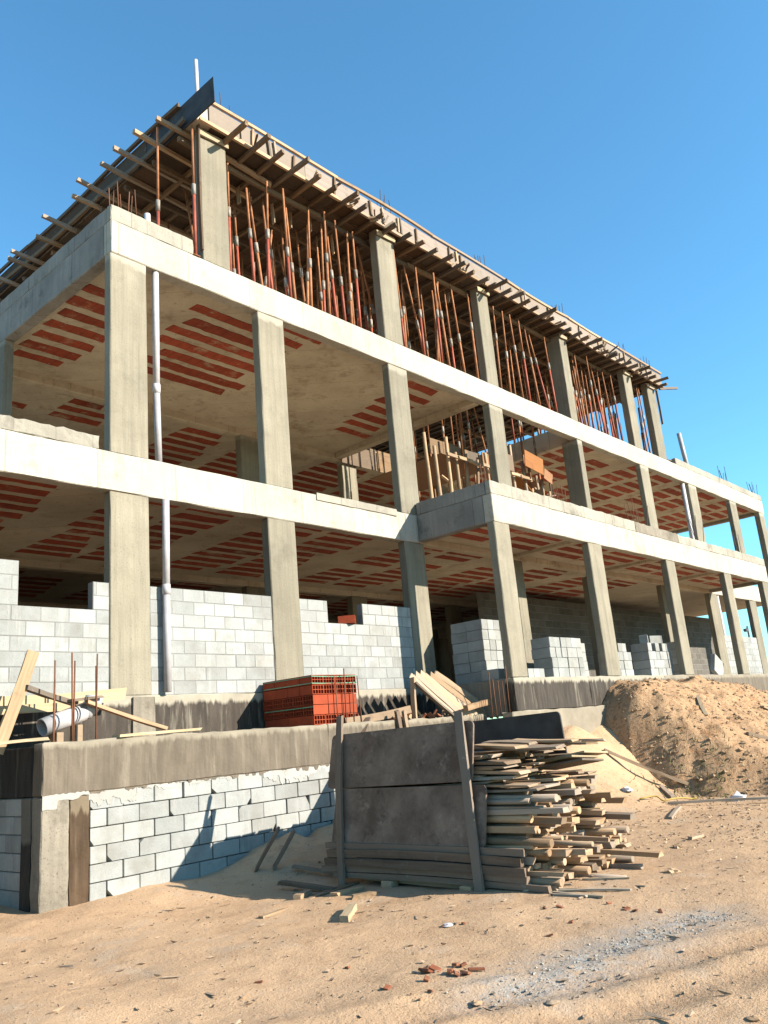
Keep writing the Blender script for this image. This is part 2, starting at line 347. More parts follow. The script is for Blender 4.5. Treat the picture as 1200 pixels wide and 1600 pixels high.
def tube_mesh(L, r0, r1, mat, n=10, wob=0.0, seed=0, open_end=False):
    key = ('tu', round(L, 3), round(r0, 4), round(r1, 4), mat, n, wob, seed, open_end)
    if key not in CACHE:
        rr = random.Random(seed); bm = bmesh.new(); rings = []; S = 1 if not wob else 5
        for i in range(S + 1):
            t = i / S; r = r0 + (r1 - r0) * t; ox, oy = (rr.uniform(-wob, wob), rr.uniform(-wob, wob)) if 0 < i < S or wob else (0, 0)
            rings.append([bm.verts.new((-L / 2 + L * t, ox + r * math.cos(a * 2 * math.pi / n), oy + r * math.sin(a * 2 * math.pi / n))) for a in range(n)])
        for i in range(S):
            for a in range(n):
                f = bm.faces.new((rings[i][a], rings[i + 1][a], rings[i + 1][(a + 1) % n], rings[i][(a + 1) % n])); f.smooth = True
        if open_end:
            inner = [[bm.verts.new((x, v.co.y * 0.9, v.co.z * 0.9)) for v in rings[-1]] for x in (L / 2, -L / 2)]
            for a in range(n):
                b = (a + 1) % n
                bm.faces.new((rings[-1][a], rings[-1][b], inner[0][b], inner[0][a])); bm.faces.new((inner[0][a], inner[0][b], inner[1][b], inner[1][a]))
                bm.faces.new((rings[0][b], rings[0][a], inner[1][a], inner[1][b]))
        else:
            bm.faces.new(rings[0]); bm.faces.new(rings[-1][::-1])
        bmesh.ops.recalc_face_normals(bm, faces=bm.faces[:])
        CACHE[key] = bm_mesh(bm, 'tube', mat)
    return CACHE[key]
def tube(name, p, q, r, mat, parent=None, r1=None, n=10, wob=0.0, seed=0, open_end=False):
    Mw, L = aim(p, q)
    return mobj(name, tube_mesh(L, r, r if r1 is None else r1, mat, n, wob, seed, open_end), Mw, parent)
def curve_tube(name, pts, r, mat, parent=None, n=8):
    bm = bmesh.new(); P = [Vector(p) for p in pts]; rings = []
    for i, p in enumerate(P):
        d = (P[min(i + 1, len(P) - 1)] - P[max(i - 1, 0)]).normalized()
        u = d.cross(Vector((0.13, 0.21, 1))).normalized(); v = d.cross(u)
        rings.append([bm.verts.new(p - P[0] + u * r * math.cos(a * 2 * math.pi / n) + v * r * math.sin(a * 2 * math.pi / n)) for a in range(n)])
    for i in range(len(P) - 1):
        for a in range(n):
            f = bm.faces.new((rings[i][a], rings[i + 1][a], rings[i + 1][(a + 1) % n], rings[i][(a + 1) % n])); f.smooth = True
    bm.faces.new(rings[0]); bm.faces.new(rings[-1][::-1]); bmesh.ops.recalc_face_normals(bm, faces=bm.faces[:])
    return mobj(name, bm_mesh(bm, name, mat), T(*P[0]), parent)

# numpy value noise
_rs = np.random.RandomState(3); _tab = _rs.rand(256, 256)
def vnoise(x, y):
    xi = np.floor(x).astype(int); yi = np.floor(y).astype(int); fx = x - xi; fy = y - yi
    fx = fx * fx * (3 - 2 * fx); fy = fy * fy * (3 - 2 * fy)
    g = lambda a, b: _tab[a % 256, b % 256]
    return (g(xi, yi) * (1 - fx) + g(xi + 1, yi) * fx) * (1 - fy) + (g(xi, yi + 1) * (1 - fx) + g(xi + 1, yi + 1) * fx) * fy - 0.5
def fbm(x, y, sc, o=4, g=0.5):
    s = 0; a = 1.0
    for i in range(o): s = s + a * vnoise(x * sc + 17.3 * i, y * sc + 9.1 * i); sc *= 2.03; a *= g
    return s
def sst(a, b, x): t = np.clip((x - a) / (b - a), 0, 1); return t * t * (3 - 2 * t)

# ---------------------------------------------------------------- ground
def ground_h(x, y):
    x = np.asarray(x, float); y = np.asarray(y, float)
    near = np.exp(-((x + 1) ** 2 + (y + 5) ** 2) / 300.0)
    h = -2.2 + 0.07 * fbm(x, y, 0.5, 3) + near * (0.030 * fbm(x, y, 1.3, 3) + 0.012 * np.maximum(fbm(x, y, 5, 3, 0.6) - 0.12, 0) + 0.004 * fbm(x, y, 11, 2))
    # sand banked against the retaining wall, rising to the right
    d = np.clip(-1.2 - y, 0, 9)
    bank = (0.06 + 0.26 * sst(0.3, 1.7, x) * (1 - 0.5 * sst(4, 8, x))) * np.exp(-(d / 0.9) ** 2) + 0.12 * sst(4.0, 8.0, x) * np.exp(-(d / 2.2) ** 2)
    h = h + bank * (1 + 0.5 * fbm(x, y, 1.9, 3))
    d2 = np.clip(-1.85 - y, 0, 9); h = h + 0.95 * sst(5.2, 7.6, x) * np.exp(-(d2 / 1.0) ** 2) * (1 + 0.35 * fbm(x, y, 1.3, 4))
    h = h - 0.07 * np.exp(-(((x - 0.15) / 0.9) ** 2 + ((y + 2.35) / 0.75) ** 2))   # scooped hollow left of the stack
    # wheel tracks in front
    u = (x + 1.0) * 0.86 + (y + 7.4) * -0.51; v = (x + 1.0) * 0.51 + (y + 7.4) * 0.86
    for off in (0.0, 0.45, -1.35):
        mk = np.exp(-((v - off) / 0.17) ** 2) * sst(-4, -1, u) * (1 - sst(3, 6, u))
        h = h - mk * (0.028 + 0.009 * np.sin(u * 75 + 2 * fbm(x, y, 2, 2)))
        h = h + 0.012 * np.exp(-((np.abs(v - off) - 0.27) / 0.07) ** 2) * sst(-4, -1, u) * (1 - sst(3, 6, u)) * (1 + 1.5 * fbm(x, y, 4, 3))
    return h
def gz(x, y): return float(ground_h(np.array([x]), np.array([y]))[0])
def sheet(name, xs, ys, H, mat):
    X, Y = np.meshgrid(xs, ys); Z = H(X, Y); nx, ny = len(xs), len(ys)
    vs = np.stack([X.ravel(), Y.ravel(), Z.ravel()], 1)
    i = np.arange((nx - 1) * (ny - 1)); r = i // (nx - 1); q = i % (nx - 1); a = r * nx + q
    me = bpy.data.meshes.new(name); me.from_pydata(vs.tolist(), [], np.stack([a, a + 1, a + nx + 1, a + nx], 1).tolist())
    me.polygons.foreach_set('use_smooth', [True] * len(me.polygons)); me.materials.append(M[mat])
    return mobj(name, me, Matrix.Identity(4))
far = np.array([-900, -400, -180, -90, -50, -30, -20, -14, -11])
xs = np.concatenate([far, np.arange(-9, -3.6, 0.3), np.arange(-3.6, 6.0, 0.04), np.arange(6, 20, 0.25), [21, 24, 28, 34, 45, 70, 120, 250, 500, 900]])
ys = np.concatenate([far[:6], [-20, -16, -13, -11, -10], np.arange(-9.4, -0.9, 0.04), np.arange(-0.8, 1, 0.4), [2, 4, 8, 14, 22, 40, 80, 160, 350, 900]])
struct(sheet('ground', xs, ys, ground_h, 'sand'))

def mound_h(x, y):
    crest = -0.20 - 0.36 * sst(12.5, 19, x) - 0.1 * sst(19, 26, x)
    # flanks: steep on the left, long slope towards the viewer
    xl = 8.35 + 0.4 * fbm(y * 0 + 3.3, y, 0.9, 3) - 0.25 * (y + 2)*0
    left = sst(-0.55, 1.55, x - xl)
    tf = np.clip((-2.35 - y) / (4.6 + 1.2 * fbm(x, y * 0 + 1.7, 0.5, 3)), 0, 1); front = (1 - tf) ** 1.45
    h = -2.45 + (crest + 2.45) * left * front
    r = left * sst(0.0, 0.4, front)
    h = h + r * (0.20 * fbm(x, y, 1.1, 5, 0.58) + 0.11 * np.abs(fbm(x, y, 3.3, 5, 0.65)) * sst(-.2, .5, fbm(x, y, 0.6, 2) + 0.25))
    return h
struct(sheet('dirt_mound', np.arange(7.6, 30, 0.055), np.concatenate([np.arange(-7.2, -1.7, 0.045)]), mound_h, 'mound'))

def scatter(name, pts, mat, lo, hi, kind='stuff', flat=0.6):
    V = []; F = []
    base = [Vector(v).normalized() for v in ((1, 0, 0.1), (-1, 0.1, 0), (0, 1, 0), (0.1, -1, 0), (0, 0.1, 1), (0, 0, -1))]
    fc = ((0, 2, 4), (2, 1, 4), (1, 3, 4), (3, 0, 4), (2, 0, 5), (1, 2, 5), (3, 1, 5), (0, 3, 5))
    for (x, y, z) in pts:
        s = lo + (hi - lo) * random.random() ** 4; a = rnd(0, 6.28); n = len(V); ca, sa = math.cos(a), math.sin(a); e = rnd(0.6, 1.3)
        for b in base:
            j = rnd(0.7, 1.3) * s; px, py = b.x * j * e, b.y * j
            V.append((x + px * ca - py * sa, y + px * sa + py * ca, z + b.z * j * flat))
        F += [(n + p, n + q, n + r) for p, q, r in fc]
    me = bpy.data.meshes.new(name); me.from_pydata(V, [], F); me.materials.append(M[mat])
    return struct(mobj(name, me, Matrix.Identity(4)), kind)
pts = []
NPR = np.random.RandomState(11)
def grounded(x, y, dz): return list(zip(x.tolist(), y.tolist(), (ground_h(x, y) + dz).tolist()))
pts = grounded(NPR.uniform(-3.5, 9, 8000), NPR.uniform(-8.8, -1.3, 8000), 0.001)
scatter('pebbles', pts, 'stone', 0.003, 0.015)
pts = []
t = NPR.rand(1300); pts = grounded(-1.45 + 2.2 * t + NPR.normal(0, .08, 1300), -6.55 - .4 * t + NPR.normal(0, .13, 1300), 0.002)
scatter('spilled_gravel', pts, 'gravel', 0.003, 0.014)
pts = []
MX = np.random.RandomState(5)
x = 7.8 + 16 * NPR.rand(9000) ** 1.5; y = NPR.uniform(-7.0, -2.0, 9000); z = mound_h(x, y); ok = z > ground_h(x, y) - 0.03
pts = list(zip(x[ok].tolist(), y[ok].tolist(), (z[ok] + 0.005).tolist()))
scatter('soil_clods', pts, 'clod', 0.006, 0.055, flat=0.7)
scatter('loose_crumbs', grounded(NPR.uniform(3.4, 11, 1500), NPR.uniform(-6.5, -3.4, 1500), 0.001), 'clod', 0.006, 0.038, flat=0.6)

# ---------------------------------------------------------------- concrete building
B1B, B1T, B2B, B2T, K2 = 2.70, 3.25, 6.33, 6.863, 7.137
PX, PD, PB, PT, PK, PE = 6.434, -1.75, 2.73, 3.244, 3.496, 21.0
XE, YE, XL = 28.1, 11.0, -6.0
HX0, HX1, HY0, HY1 = 9.35, 13.6, 0.32, 4.5
bld = empty('concrete_building', (0, 0, 0), 'unfinished three-storey concrete frame building with open floors', 'building')
COLS = [(0, .592, .165), (2.732, 3.301, .175), (6.029, 6.599, .175), (9.477, 10.02, .19), (13.493, 13.747, .47), (17.199, 17.756, .15), (20.727, 21.371, .15), (24.391, 25.025, .15), (27.5, 28.05, .2)]
PCOLS = [(6.434, 6.915), (9.823, 10.387), (13.627, 14.113), (17.367, 17.852), (20.45, 20.98)]
UCOLS = [(1.645, 2.19, .17), (6.029, 6.58, .2), (9.55, 10.0, .2), (13.35, 13.72, .4), (17.1, 17.62, .2), (18.75, 19.35, .2)]
for a, b, d in COLS:
    conc('column', a, b, 0.012, 0.012 + d, 0, B1B, 'col', bld, 0.003)
    conc('column', a, b, 0.012, 0.012 + d, B1T, B2B, 'col', bld, 0.003)
for a, b in PCOLS: conc('column', a, b, PD + 0.012, PD + 0.17, 0, PB, 'col', bld, 0.003)
for a, b, d in UCOLS: conc('column', a, b, 0.012, 0.012 + d, B2T, 9.38, 'col', bld, 0.003)
for x in (-3.2,) : conc('column', x, x + .57, 0.012, .19, 0, B1B, 'col', bld, 0.003)
for y in (4.7, 8.6):
    for a in (0.0, 2.75, 6.05, 9.4, 13.4, 17.2, 20.7, 24.4, 27.5):
        conc('column', a, a + .55, y, y + .2, 0, B1B, 'col', bld, 0.003, 0.6)
        conc('column', a, a + .55, y, y + .2, B1T, B2B, 'col', bld, 0.003, 0.6)
conc('column', 0.0, .17, 3.45, 4.0, B1T, B2B, 'col', bld, 0.003)
# beams
def spans(x0, x1, L=3.4):
    n = max(1, round((x1 - x0) / L)); return [(x0 + (x1 - x0) * i / n, x0 + (x1 - x0) * (i + 1) / n) for i in range(n)]
conc('beam', XL, PX + .2, 0, .2, B1B, B1T, 'beam', bld, 0.005)
conc('beam', PX + .2, PE - .2, 0, .2, B1B, B1T, 'soffit', bld, 0.005)
conc('beam', PE - .2, XE, 0, .2, B1B, B1T, 'beam', bld, 0.005)
conc('beam', 0, XE, 0, .2, B2B, B2T, 'beam', bld, 0.005)
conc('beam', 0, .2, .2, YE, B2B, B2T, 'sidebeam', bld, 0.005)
conc('beam', XE - .2, XE, .2, YE, B2B, B2T, 'kerb', bld, 0.005)
conc('beam', PX, PE, PD, PD + .2, PB, PT, 'beam', bld, 0.005)
conc('beam', PX, PX + .2, PD + .2, -.003, PB, PT, 'sidebeam', bld, 0.005)
conc('beam', PE - .2, PE, PD + .2, -.003, PB, PT, 'kerb', bld, 0.005)
for zb, zt in ((B1B, B1T - .03), (B2B - .04, B2T - .03)):
    for y in (4.7, 8.6): conc('beam', .21 if zb > 4 else XL, XE - .2, y, y + .2, zb, zt, 'soffit', bld, 0.004, 0.6)
for x in (HX0 - .2, HX1): conc('beam', x, x + .2, .203, 4.69, B2B - .02, B2T - .02, 'soffit', bld, 0.004)
for x in (9.7, 13.6, 17.4): conc('beam', x, x + .18, PD + .203, -.003, PB + .02, PT - .02, 'soffit', bld, 0.004)
# kerbs cast on top of the beams
conc('kerb', 0.003, 1.45, .003, .13, B2T, K2, 'kerb', bld, 0.005, 0.12, 0.012)
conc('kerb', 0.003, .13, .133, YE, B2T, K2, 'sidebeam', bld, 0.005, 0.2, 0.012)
conc('kerb', PX + .003, 12.2, PD + .003, PD + .12, PT, PK, 'kerb', bld, 0.005, 0.12, 0.012)
conc('kerb', 12.21, 14.6, PD + .004, PD + .12, PT, PK - .005, 'rough', bld, 0.005, 0.12, 0.015)
conc('kerb', 14.61, PE, PD + .003, PD + .12, PT, PK - .02, 'kerb', bld, 0.005, 0.12, 0.03)
conc('kerb', PX + .003, PX + .12, PD + .123, -.01, PT, PK, 'sidebeam', bld, 0.005, 0.12, 0.012)
conc('kerb', XL, -.17, .005, .13, B1T, 3.45, 'kerb', bld, 0.008, 0.1, 0.02)
conc('kerb', 20.0, XE, .005, .13, B2T, B2T + .22, 'kerb', bld, 0.005, 0.2, 0.012)
conc('form_ledge', 3.8, 5.85, -.02, -.003, B1T - .10, B1T + .03, 'kerb', bld, 0.004, 0.2, 0.01)
# floor slabs with clay infill strips in their soffits
def clay_strip(a, b, y0, y1, z, par):
    # exposed clay infill with broken, grout-smeared edges, standing a little proud of the ribs
    n = max(3, int((b - a) / .13)); L = b - a; W = y1 - y0; bm = bmesh.new(); P = []
    if random.random() < .1: L *= rnd(.7, .95)
    for i in range(n + 1): P.append((-L / 2 + L * i / n, -W / 2 + rnd(-.006, .022)))
    for i in range(n, -1, -1): P.append((-L / 2 + L * i / n, W / 2 - rnd(-.006, .022)))
    P[0] = (P[0][0] + rnd(0, .06), P[0][1]); P[n] = (P[n][0] - rnd(0, .08), P[n][1])
    lo = [bm.verts.new((x, y, -.010 + rnd(-.003, .003))) for x, y in P]; hi = [bm.verts.new((x, y, .01)) for x, y in P]
    for i in range(n): bm.faces.new((lo[i], lo[2 * n + 1 - i], lo[2 * n - i], lo[i + 1]))
    for i in range(len(P)): j = (i + 1) % len(P); bm.faces.new((lo[i], lo[j], hi[j], hi[i]))
    bmesh.ops.recalc_face_normals(bm, faces=bm.faces[:])
    return mobj('clay_infill', bm_mesh(bm, 'clay_infill', 'clay'), T((a + b) / 2, (y0 + y1) / 2, z), par)
def slab(x0, x1, y0, y1, z0, z1, strips):
    s = conc('slab', x0, x1, y0, y1, z0, z1, 'soffit', bld, 0.002, 0.8)
    for a, b, y, wd in strips:
        e = rnd(-.04, .04); L = b - a
        if a + .1 < x0 or b > x1: continue
        clay_strip(a + e, b + e, y, y + wd, z0, s)
    return s
def strips(x0, x1, y0, y1, pitch=0.42, wd=0.27, bays=((0.12, 0.52),), skew=0.0, drop=0.06):
    out = []; y = y0; n = 0
    while y + wd < y1:
        for f0, f1 in bays:
            a = x0 + (x1 - x0) * f0 + skew * n; b = x0 + (x1 - x0) * f1 + skew * n + rnd(-.12, .12)
            if random.random() > drop: out.append((a, b, y, wd * rnd(.85, 1.05)))
        y += pitch; n += 1
    return out
S2 = B2B + .12
st = strips(0.28, 1.28, 1.15, 4.5, 0.46, .29, ((0, 1),), 0.02, 0) + strips(1.95, 4.3, .62, 3.6, .42, .28, ((0, 1),), .05, 0) + strips(.6, 3.2, 5.3, 8.4, .42, .28, ((0, .45), (.6, 1)), .03)
st += strips(3.5, 4.6, .25, .5, .42, .2, ((0, 1),)) + strips(7.15, 8.3, .45, 4.0, .46, .28, ((0, 1),), .13, 0) + strips(4.0, 8.5, 5.3, 8.3, .42, .28, ((0.2, .5), (.62, .95)), .03)
slab(.2, HX0 - .2, .2, YE, S2, B2T - .01, st)
st = []
for x0, x1 in ((13.9, 17.0), (17.5, 20.5), (21, 24.2), (24.8, 27.6)):
    st += strips(x0, x1, .35, 4.5, .44, .31, ((.02, .42), (.54, .97)), 0, .03)
    st += strips(x0, x1, 5.2, 8.4, .44, .31, ((.02, .42), (.54, .97)), 0, .1)
slab(HX1 + .2, XE - .2, .2, YE, S2, B2T - .012, st)
slab(HX0 - .2, HX1 + .2, HY1 + .4, YE, S2, B2T - .011, strips(9.4, 13.4, 5.3, 8.4, .44, .3, ((0, .45), (.55, 1))))
S1 = B1B + .12; st = []
for x0, x1 in ((-5.5, -3.3), (-2.6, -.2), (.4, 2.7), (3.2, 6.0), (6.7, 9.4), (10, 13.3), (13.9, 17.1)):
    st += strips(x0, x1, .4, 4.5, .40, .25, ((.04, .44), (.52, .95)), .02, .1) + strips(x0, x1, 5.2, 8.4, .42, .26, ((.04, .44), (.55, .95)), .02, .1)
slab(XL, XE, .2, YE, S1, B1T - .01, st[:290])
st = []
for x0, x1 in ((6.65, 9.6), (9.9, 13.5), (13.8, 17.3), (17.6, 20.6)): st += strips(x0, x1, PD + .3, -.1, .40, .25, ((.03, .45), (.52, .97)), .02, .05)
slab(PX + .2, PE - .2, PD + .2, 0.0, S1, PT - .01, st)
conc('floor_slab', XL, XE, .21, YE, -.2, 0.0, 'floor', bld, 0.003, 1.5)
conc('floor_slab', PX + .2, PE - .2, PD + .21, .20, -.2, 0.002, 'floor', bld, 0.003, 1.5)
# plinth walls under the frame
conc('plinth_wall', XL, PX, .004, .2, -.62, .0, 'plinth', bld, 0.006, .3, .008)
conc('plinth_pier', .30, .62, -.03, .0, -.62, -.02, 'rough', bld, 0.004)
conc('plinth_wall', PX, PX + .2, PD + .2, .0, -.62, .0, 'rough', bld, 0.005)
for a, b in ((PX, 9.0), (9.0, 12.4), (12.4, 15.7), (15.7, PE)): conc('plinth_wall', a + .002, b - .002, PD, PD + .2, -.56, .0, 'plinth' if a < 12 else 'cap', bld, 0.006, .25, .01)
conc('plinth_wall', PE, XE, 0, .2, -1.2, .0, 'rough', bld, 0.006)
conc('footing_wall', PX - .3, 12.5, PD - .10, PD + .12, -2.5, -.56, 'cap', bld, 0.01, .25, .02)
conc('footing_wall', XL, -1.6, .03, .2, -2.6, -.6, 'capside', bld, 0.006)
# closed rear of the building
conc('rear_wall', XL, XE, YE, YE + .15, -.2, B2T, 'rough', bld, 0.004, 2)
conc('rear_wall', 1.2, 17.5, YE - .3, YE - .15, B2T, 9.36, 'rough', bld, 0.004, 2)
conc('light_block_wall', XL, XL + .15, .2, YE, 0, B1B, 'rough', bld, 0.004, 2)  # unseen wall added to keep daylight out of the ground floor

# ---------------------------------------------------------------- block walls
BW, BH, GAP = 0.362, 0.181, 0.008
def block_wall(label, x0, x1, tops, y=0.03, z0=0.0, bw=BW, bh=BH, name='block_wall', depth=.13, group=None, mat='block'):
    # tops: list of (xa, xb, ztop) giving the stepped outline
    t = empty(name, ((x0 + x1) / 2, y, z0), label, 'wall', group)
    rows = int(round((max(h for _, _, h in tops) - z0) / bh))
    for r in range(rows):
        za, zb = z0 + r * bh, z0 + (r + 1) * bh
        segs = [(a, b) for a, b, h in tops if h > za + bh * .6]
        mg = []
        for a, b in segs:
            if mg and abs(mg[-1][1] - a) < 1e-4: mg[-1] = (mg[-1][0], b)
            else: mg.append((a, b))
        for a, b in mg:
            off = x0 - (bw / 2 if r % 2 else 0); k0 = math.floor((a - off) / bw); x = off + k0 * bw
            while x < b - 1e-4:
                xa, xb = max(x, a), min(x + bw, b); x += bw
                if xb - xa < .035: continue
                j = rnd(-.003, .003)
                o = box('block', xa + GAP / 2, xb - GAP / 2, y, y + depth, za + GAP / 2, zb - GAP / 2, mat, t, .005)
                o.location.y += j
            o = box('mortar_bed', a, b, y + .0035, y + depth - .006, za - .001, zb + .0 - .002, 'mortar', t, 0)
    return t
block_wall('grey block wall left of the corner column with a gap at its top', -2.9, -.005, [(-2.9, -1.19, 1.63), (-1.19, -.23, 1.09), (-.23, -.005, 1.45)])
block_wall('grey block infill wall behind the white drain pipe between the first two columns', .597, 2.728, [(.597, 2.728, 1.45)], bw=.352)
block_wall('grey block infill wall with a stepped top and a shadow edge behind the red bricks', 3.306, 6.026, [(3.306, 3.92, 1.45), (3.92, 4.75, 1.09), (4.75, 6.026, 1.45)], bw=.352)
block_wall('short pale block wall at the far right end of the ground floor', 21.4, 24.38, [(21.4, 24.38, 1.40)], bw=.4, bh=.2)
block_wall('dark block partition deep inside the ground floor', 12.0, 27.3, [(12.0, 27.3, 2.62)], y=2.6, bw=.4, bh=.2, depth=.14, mat='shadedblock')
block_wall('dark block partition inside the ground floor behind the wall gap', -3.0, 4.0, [(-3.0, 4.0, 1.2)], y=4.3, bw=.4, bh=.2, depth=.14, mat='shadedblock')

# ---------------------------------------------------------------- retaining wall in front
rw = empty('retaining_wall', (2.5, -1.2, -2.2), 'block retaining wall with a dark stained concrete cap in front of the building', 'wall')
RX0, RX1, RY = -1.455, 6.3, -1.2
for a, b in ((RX0, 2.55), (2.553, 4.25), (4.253, RX1)):
    conc('cap_beam', a, b, RY - .012, RY + .2, -1.07, -.555 + rnd(-.015, .015), 'cap', rw, 0.006, .16, .014)
conc('corner_pier', RX0, -1.16, RY - .006, RY + .2, -2.5, -1.073, 'rough', rw, 0.006, .12)
conc('corner_pier', -1.158, -.93, RY + .004, RY + .2, -2.5, -1.073, 'stain', rw, 0.005, .12)
x0, x1 = -.925, RX1
box('mortar_bed', x0, x1, RY + .06, RY + .18, -2.5, -1.075, 'darkgap', rw, 0)
for r in range(7):
    zb = -1.075 - r * .179; off = x0 - (0.19 if r % 2 else 0.0); x = off
    while x < x1:
        xa, xb = max(x, x0), min(x + .385, x1); x += .385
        if xb - xa < .05: continue
        gl, gr_ = (rnd(.004, .007), rnd(.004, .02 if random.random() < .3 else .008))
        if random.random() < (.3 if xa < .3 else .12):   # block with a knocked-off corner
            dx, dz = xb - xa - gl - gr_, .170; bm = bmesh.new(); bmesh.ops.create_cube(bm, size=1.0); bmesh.ops.scale(bm, vec=(dx, .162, dz), verts=bm.verts)
            sx, sz = random.choice((-1, 1)), random.choice((-1, 1)); cut = rnd(.025, .085)
            for q in range(3):
                no = Vector((sx * rnd(.6, 1), -rnd(.1, .5), sz * rnd(.4, 1))).normalized()
                bmesh.ops.bisect_plane(bm, geom=bm.verts[:] + bm.edges[:] + bm.faces[:], plane_co=Vector((sx * dx / 2, -.081, sz * dz / 2)) - Vector((sx, 0, sz)) * cut * rnd(.35, .6), plane_no=no, clear_outer=True)
                bmesh.ops.holes_fill(bm, edges=bm.edges[:])
            o = mobj('block', bm_mesh(bm, 'chipped_block', 'block'), T((xa + gl + xb - gr_) / 2, RY + .089, zb - .09), rw)
        else: o = box('block', xa + gl, xb - gr_, RY + .008, RY + .17, zb - .179 + .004, zb - .005, 'block', rw, .006)
        o.location.y += rnd(-.005, .005)

def ragged(name, xa, xb, ztop, depth_fn, yoff, mat, parent, th=.004):
    n = max(4, int((xb - xa) / .018)); bm = bmesh.new(); P = []
    for i in range(n + 1):
        x = xa + (xb - xa) * i / n; P.append((x, ztop + rnd(-.006, .006), ztop - depth_fn(x)))
    A = [[bm.verts.new((p[0] - xa, yy, z - ztop)) for p in P for z in (p[1], p[2])] for yy in (0, th)]
    for i in range(n):
        a = 2 * i
        bm.faces.new((A[0][a], A[0][a + 1], A[0][a + 3], A[0][a + 2])); bm.faces.new((A[1][a], A[1][a + 2], A[1][a + 3], A[1][a + 1]))
        bm.faces.new((A[0][a + 1], A[1][a + 1], A[1][a + 3], A[0][a + 3])); bm.faces.new((A[0][a], A[0][a + 2], A[1][a + 2], A[1][a]))
    for a in (0, 2 * n): bm.faces.new((A[0][a], A[1][a], A[1][a + 1], A[0][a + 1]))
    bmesh.ops.recalc_face_normals(bm, faces=bm.faces[:])
    return mobj(name, bm_mesh(bm, name, mat), T(xa, yoff, ztop), parent)
def hsh(i): return (math.sin(i * 127.1 + 11.7) * 43758.5453) % 1.0
def strokes(x, ph, w=.055):
    i = math.floor((x + ph) / w); return hsh(i) * .65 + hsh(math.floor((x + ph) / (w * 4.3)) + 7) * .5 + rnd(-.06, .06)
def jag(x, ph, f=6.0): return float(vnoise(np.array([x * f + ph]), np.array([ph]))[0] + .6 * vnoise(np.array([x * f * 3.1 + ph]), np.array([ph + 4]))[0])
ragged('mortar_smear', -1.45, -.95, -1.06, lambda x: max(.012, .05 + .05 * jag(x, 3) + (.08 if x < -1.3 else 0)), RY - .012, 'smear', rw)
ragged('mortar_smear', -.945, -.38, -1.05, lambda x: max(.012, .05 + .13 * strokes(x, 7)), RY + .003, 'smear', rw)
ragged('mortar_smear', -.375, .3, -1.05, lambda x: max(.012, .01 + .08 * strokes(x, 11)), RY + .003, 'smear', rw)
ragged('mortar_smear', .305, 1.4, -1.05, lambda x: max(.012, .10 * strokes(x, 15)), RY + .003, 'smear', rw)
ragged('mortar_smear', 1.405, 2.9, -1.04, lambda x: max(.012, .03 + .17 * strokes(x, 21)), RY + .003, 'smear', rw)
ragged('coating_edge', -.93, 2.9, -1.06, lambda x: max(.006, .10 * (strokes(x, 31) - .35)), RY - .001, 'cap', rw)
# shaded return of the wall on the left
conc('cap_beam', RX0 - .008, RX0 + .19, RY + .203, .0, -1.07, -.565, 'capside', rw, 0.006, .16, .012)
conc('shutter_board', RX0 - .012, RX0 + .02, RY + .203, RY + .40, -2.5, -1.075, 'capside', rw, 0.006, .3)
box('mortar_bed', RX0 + .03, RX0 + .18, RY + .41, .0, -2.5, -1.075, 'mortar', rw, 0)
for r in range(7):
    zb = -1.075 - r * .179; y = RY + .42 - (.19 if r % 2 else 0)
    while y < -.02:
        ya, yb = max(y, RY + .42), min(y + .385, -.005); y += .385
        if yb - ya > .05: box('block', RX0 + .008, RX0 + .16, ya + .004, yb - .004, zb - .175, zb - .004, 'block', rw, .006)
struct(conc('terrace_fill', RX0 + .2, PX - .05, RY + .205, -.002, -1.6, -.60, 'mound', None, .02, .12))

# ---------------------------------------------------------------- roof formwork
Z0, Z1, RXA, RXB, RYB = 9.40, 9.89, 1.47, 19.7, 11.2
fw = empty('roof_formwork', (10, 0, Z0), 'timber roof formwork with joist ends sticking out above the top storey', 'formwork')
x = 1.75
while x < RXB - .05:
    b = min(x + 2.2, RXB); box('side_panel', x + .003, b - .003, -.13, -.112, Z0 + .03, Z1 - .05, 'pink', fw, .002); x += 2.2
for a, b in spans(1.82, RXB, 3.0):
    plank('top_batten', (a, -.15, Z1 - .01), (b, -.15, Z1 - .01 + rnd(-.02, .02)), .05, .055, 'wood', fw)
    plank('bottom_batten', (a - .3 if a < 2 else a, -.16, Z0 - .0), (b, -.16, Z0 + rnd(-.02, .02)), .05, .065, 'wood', fw)
    box('beam_bottom', a, b - .01, -.11, .25, Z0 + .0, Z0 + .022, 'deck', fw, .002)
for i in range(46):   # odd sticks and wedges nailed along the edge
    xx = rnd(2.2, 19.4); zz_ = rnd(Z0 - .12, Z0 + .08); l = rnd(.15, .4)
    plank('edge_stick', (xx, rnd(-.2, -.16), zz_), (xx + rnd(-.15, .15), rnd(-.2, -.45), zz_ + rnd(-.05, .2)), .03, .04, random.choice(('wood', 'form')), fw)
for i in range(24):
    xx = rnd(2.2, 19.4); plank('side_stud', (xx, -.155, Z0 + .03), (xx + rnd(-.05, .05), -.155, Z1 - rnd(.02, .12)), .04, .04, random.choice(('wood', 'form')), fw)
